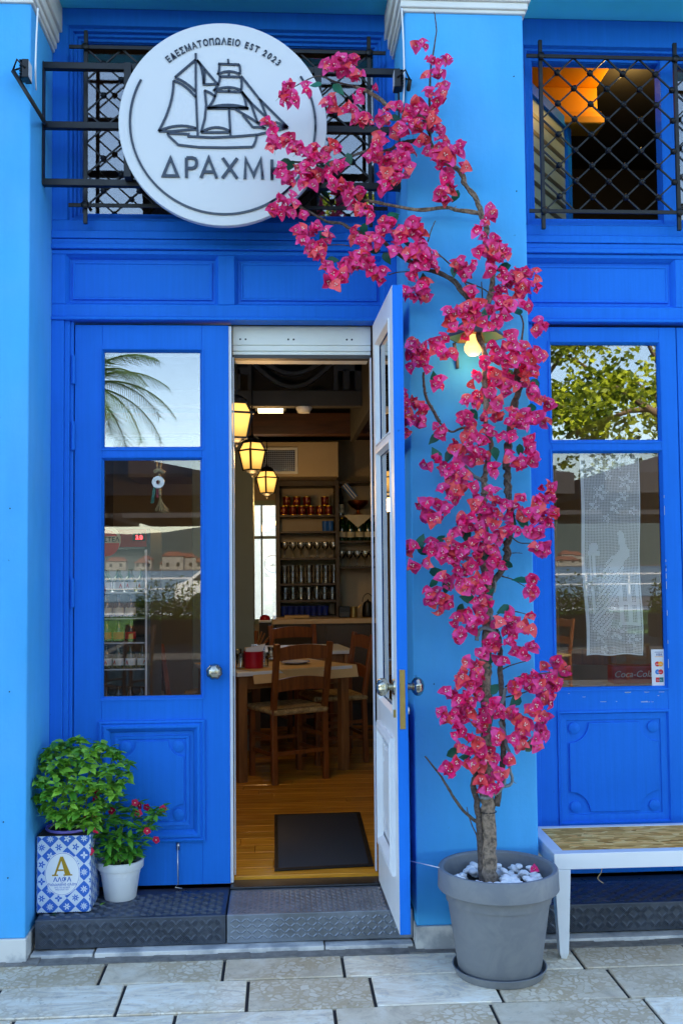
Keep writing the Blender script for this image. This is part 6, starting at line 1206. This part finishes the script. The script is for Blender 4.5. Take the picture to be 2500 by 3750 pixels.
for k in range(44):
    x = -160+k*7+rnd.uniform(-4, 4); y = -440-rnd.uniform(0, 75); w_ = rnd.uniform(5, 11); hh = rnd.uniform(2.5, 6.5)
    t = thing('far_house', 'white house with red roof across the water', 'house', (x, y, 0), 'houses across the water'); MB().box(x-w_/2, x+w_/2, y-4, y+4, 0, hh).build('wall', 'house_wall', t)
    r_ = MB(); i = r_.vs([(x-w_/2-.4, y-4.4, hh), (x+w_/2+.4, y-4.4, hh), (x+w_/2+.4, y+4.4, hh), (x-w_/2-.4, y+4.4, hh), (x-w_/2+2, y, hh+2), (x+w_/2-2, y, hh+2)])
    for q in ((0, 1, 5, 4), (2, 3, 4, 5), (1, 2, 5), (3, 0, 4)): r_.face([i+a for a in q])
    r_.build('roof', 'roof_red', t)
    for a in (-.25, .25): MB().box(x+a*w_-.6, x+a*w_+.6, y+4.0, y+4.05, 1.6, 3.2).build('window', 'dark_window', t)
def parasol(x, y, lab, s=1.6, z=2.45, rise=.55):
    t = thing('parasol', lab, 'parasol', (x, y, 0), 'grey terrace parasols'); MB().tube([(x, y, 0), (x, y, z+rise)], .03, 10).build('pole', 'black_iron', t, smooth=True); MB().box(x-.35, x+.35, y-.35, y+.35, 0, .06).build('base', 'black_iron', t)
    m = MB(); c = [(x-s, y-s), (x+s, y-s), (x+s, y+s), (x-s, y+s)]; i = m.vs([(a, b, z) for a, b in c]+[(x, y, z+rise)]+[(a, b, z-.22) for a, b in c])
    for k in range(4): m.face((i+k, i+(k+1) % 4, i+4)); m.face((i+5+k, i+5+(k+1) % 4, i+(k+1) % 4, i+k))
    m.build('canopy', 'canopy', t, fix=False)
    for a, b in c: MB().bar((x, y, z+rise-.04), (a*.98+x*.02, b*.98+y*.02, z-.02), .02).build('rib', 'black_iron', t)
for x, y, lab in ((-2.4, -7.4, 'square grey parasol on the terrace facing the closed leaf'), (1.4, -7.5, 'square grey parasol on the terrace facing the pilaster'), (5.2, -7.4, 'square grey parasol on the terrace facing the bench window'), (-6.2, -7.5, 'square grey parasol at the far end of the terrace by the palm'), (-4.3, -12.2, 'square grey parasol in the outer terrace row near the palm'), (-.6, -12.3, 'square grey parasol in the outer terrace row opposite the door'), (3.2, -12.2, 'square grey parasol in the outer terrace row under the leafy tree'), (7.0, -12.3, 'square grey parasol at the end of the outer terrace row')): parasol(x, y-.6, lab, 1.75, 2.42, .5)
for x, y, a, lab in ((-1.6, -6.6, 30, 'wooden chair on the terrace under the parasol facing the closed leaf'), (-2.6, -7.4, 200, 'second wooden chair under the parasol facing the closed leaf'), (-.6, -9.6, 120, 'wooden chair on the terrace between the two parasol rows'), (3.0, -7.0, 60, 'wooden chair on the terrace opposite the pilaster'), (4.4, -8.4, 250, 'wooden chair under the parasol facing the bench window')):
    o = copy_tree(c0, Matrix.Translation((x, y, 0)) @ Matrix.Rotation(R(a), 4, 'Z')); tag(o, lab, 'chair', 'wooden chairs on the terrace')
leafmat('tree_leaf', lin(84, 124, 30), .4, .5, .55, c2=lin(205, 214, 60)); leafmat('palm_leaf', lin(70, 98, 40), .3, .45, .3); mat('palm_trunk', lin(110, 90, 70), .9, var=.3, vscale=8, bump=1, bscale=10)
def tree(x, y, h, rx, lab, seed):
    rr = random.Random(seed); t = thing('shade_tree', lab, 'tree', (x, y, -.02)); tm = MB(); tm.tube(smooth_path([(x, y, -.1), (x+.15, y, 1.5), (x-.1, y+.1, h*.5)]), [.26, .25, .24, .22, .2, .2, .18, .16, .15], 10)
    ends = []
    for k in range(13):
        a = k*2.4; e = Vector((x+rx*(.45+.4*rr.random())*math.cos(a), y+rx*(.45+.4*rr.random())*math.sin(a), h*(.50+.42*rr.random()))); tm.tube(smooth_path([(x-.1, y+.1, h*.48), ((x+e.x)/2, (y+e.y)/2, h*.62), e], 4), [.11, .10, .09, .08, .07, .05, .04, .03, .02], 7); ends.append(e)
    tm.build('trunk', 'palm_trunk', t, smooth=True); cr = MB(); cr.rv = []
    cl = [(e+Vector((rr.gauss(0, .7), rr.gauss(0, .7), rr.gauss(0, .5))), rr.uniform(.35, .8)) for e in ends for _ in range(4)]
    for c, s in cl:
        for _ in range(170):
            d = Vector((rr.gauss(0, 1), rr.gauss(0, 1), rr.gauss(0, .8))).normalized()*s*rr.uniform(.55, 1.0); p = c+d; o_ = Vector((rr.gauss(0, 1), rr.gauss(0, 1), rr.gauss(-.2, .6))).normalized()
            n0 = Vector((rr.gauss(0, 1), rr.gauss(0, 1), rr.gauss(.8, .5))).normalized(); s1 = o_.cross(n0); s1 = s1.normalized()*.05 if s1.length > 1e-3 else Vector((.05, 0, 0)); L_ = o_*.16
            i = cr.vs([p-L_*.5, p+s1, p+L_*.5, p-s1]); cr.face((i, i+1, i+2, i+3)); cr.rv.append(rr.random())
    cr.build('crown', 'tree_leaf', t, fix=False)
tree(8.9, -15.5, 7.4, 3.9, 'broad leafy tree across the terrace from the bench', 3); tree(4.0, -16.5, 7.8, 3.4, 'broad leafy tree opposite the bougainvillea pilaster', 5); tree(14, -18, 7.5, 3.2, 'broad leafy tree farther along the terrace', 6)
def palm(x, y, h, lab, seed, nf=34):
    rr = random.Random(seed); t = thing('palm_tree', lab, 'tree', (x, y, -.02)); tm = MB(); P_ = [(x+.1*math.sin(k), y, -.1+h*k/10) for k in range(11)]; tm.tube(smooth_path(P_, 3), [.24+.03*(k % 2) for k in range(31)], 10); tm.build('trunk', 'palm_trunk', t); cr = MB(); cr.rv = []
    for k in range(nf):
        a = k*2.39996; el = 1.25-1.5*(k/nf); L_ = rr.uniform(2.3, 2.9); d0 = Vector((math.cos(a), math.sin(a), 0)); pts = []; p = Vector((x, y, h)); e = el; v = rr.random()
        for j in range(15): pts.append(p.copy()); p = p+(d0*math.cos(e)+Vector((0, 0, math.sin(e))))*(L_/14); e -= .10
        n0 = len(cr.f); cr.tube(pts, [.03*(1-.8*j/14) for j in range(15)], 4)
        sd_ = Vector((-d0.y, d0.x, 0))
        for j in range(2, 15):
            for q in range(3):
                b0 = pts[j-1].lerp(pts[j], q/3); ln = .62*math.sin(math.pi*min(1, (j+1)/17))+.12; f_ = (pts[j]-pts[j-1]).normalized()
                for s in (-1, 1):
                    tip = b0+(sd_*s*.8+f_*.65+Vector((0, 0, -.30+rr.uniform(-.15, .15)))).normalized()*ln; w_ = f_*.018; i = cr.vs([b0-w_, b0+w_, tip]); cr.face((i, i+1, i+2))
        cr.rv += [v]*(len(cr.f)-n0)
    cr.build('crown', 'palm_leaf', t, fix=False)
palm(-4.9, -21, 5.9, 'date palm standing on the lawn opposite the closed leaf', 2); palm(14, -24, 5.0, 'date palm standing behind the leafy trees', 8)
def car(x, y, mt, lab, a=0):
    t = thing('parked_car', lab, 'car', (x, y, 0), 'cars parked beyond the lawn'); b = MB(); prof = [(-2.1, .35), (2.1, .35), (2.15, .75), (1.7, .92), (1.0, .98), (.5, 1.45), (-1.1, 1.48), (-1.75, 1.0), (-2.1, .9)]; b.prism([(x+p, q) for p, q in prof], y-.85, y+.85); b.build('body', mt, t, bevel=.06, seg=3)
    MB().prism([(x+.88, .99), (x+.45, 1.40), (x-1.05, 1.42), (x-1.55, 1.02)], y+.845, y+.856).build('window', 'dark_window', t)
    for dx in (-1.3, 1.3):
        for dy in (-.8, .8): MB().lathe([(.001, -.1), (.33, -.1), (.33, .1), (.001, .1)], 18, (x+dx, y+dy, .30), axis='y').build('wheel', 'black_plastic', t)
car(-1.2, -29, 'car_white', 'white parked car beyond the lawn opposite the door'); car(-8.5, -33, 'fridge_red', 'red parked car across the road from the palm'); car(6.5, -29.5, 'fridge_grey', 'grey parked car beyond the lawn behind the trees')
mat('planter', lin(70, 62, 56), .8)
def hedge(x, y, w_, lab):
    rr = random.Random(int(x*10)); t = thing('hedge_planter', lab, 'planter', (x, y, 0), 'planted boxes along the terrace edge'); MB().box(x-w_/2, x+w_/2, y-.25, y+.25, 0, .45).build('box', 'planter', t, bevel=.01); f = MB(); f.rv = []
    for k in range(int(900*w_)):
        p = Vector((x+rr.uniform(-.5, .5)*w_, y+rr.gauss(0, .16), .45+abs(rr.gauss(0, .30)))); a = Vector((rr.gauss(0, 1), rr.gauss(0, 1), rr.gauss(.4, .7))).normalized()*.05; b = a.orthogonal().normalized()*.02; i = f.vs([p-a, p+b, p+a, p-b]); f.face((i, i+1, i+2, i+3)); f.rv.append(rr.random())
    f.build('foliage', 'tree_leaf', t, fix=False)
for x, w_, lab in ((-5.6, 1.8, 'long planted box near the palm'), (-2.0, 1.5, 'planted box opposite the closed leaf'), (.4, 1.2, 'planted box opposite the door'), (5.6, 1.6, 'planted box under the leafy tree'), (8.2, 1.8, 'planted box at the end of the terrace')): hedge(x, -15.4, w_, lab)
rl = thing('railing', 'white railing along the waterfront beyond the road', 'railing', (0, -42, 0)); MB().box(-40, 40, -42.05, -41.95, .9, .98).build('rail', 'sign_white', rl); MB().box(-40, 40, -42.04, -41.96, .45, .5).build('rail', 'sign_white', rl)
for k in range(40): MB().box(-40+2*k, -39.92+2*k, -42.04, -41.96, 0, .9).build('post', 'sign_white', rl)
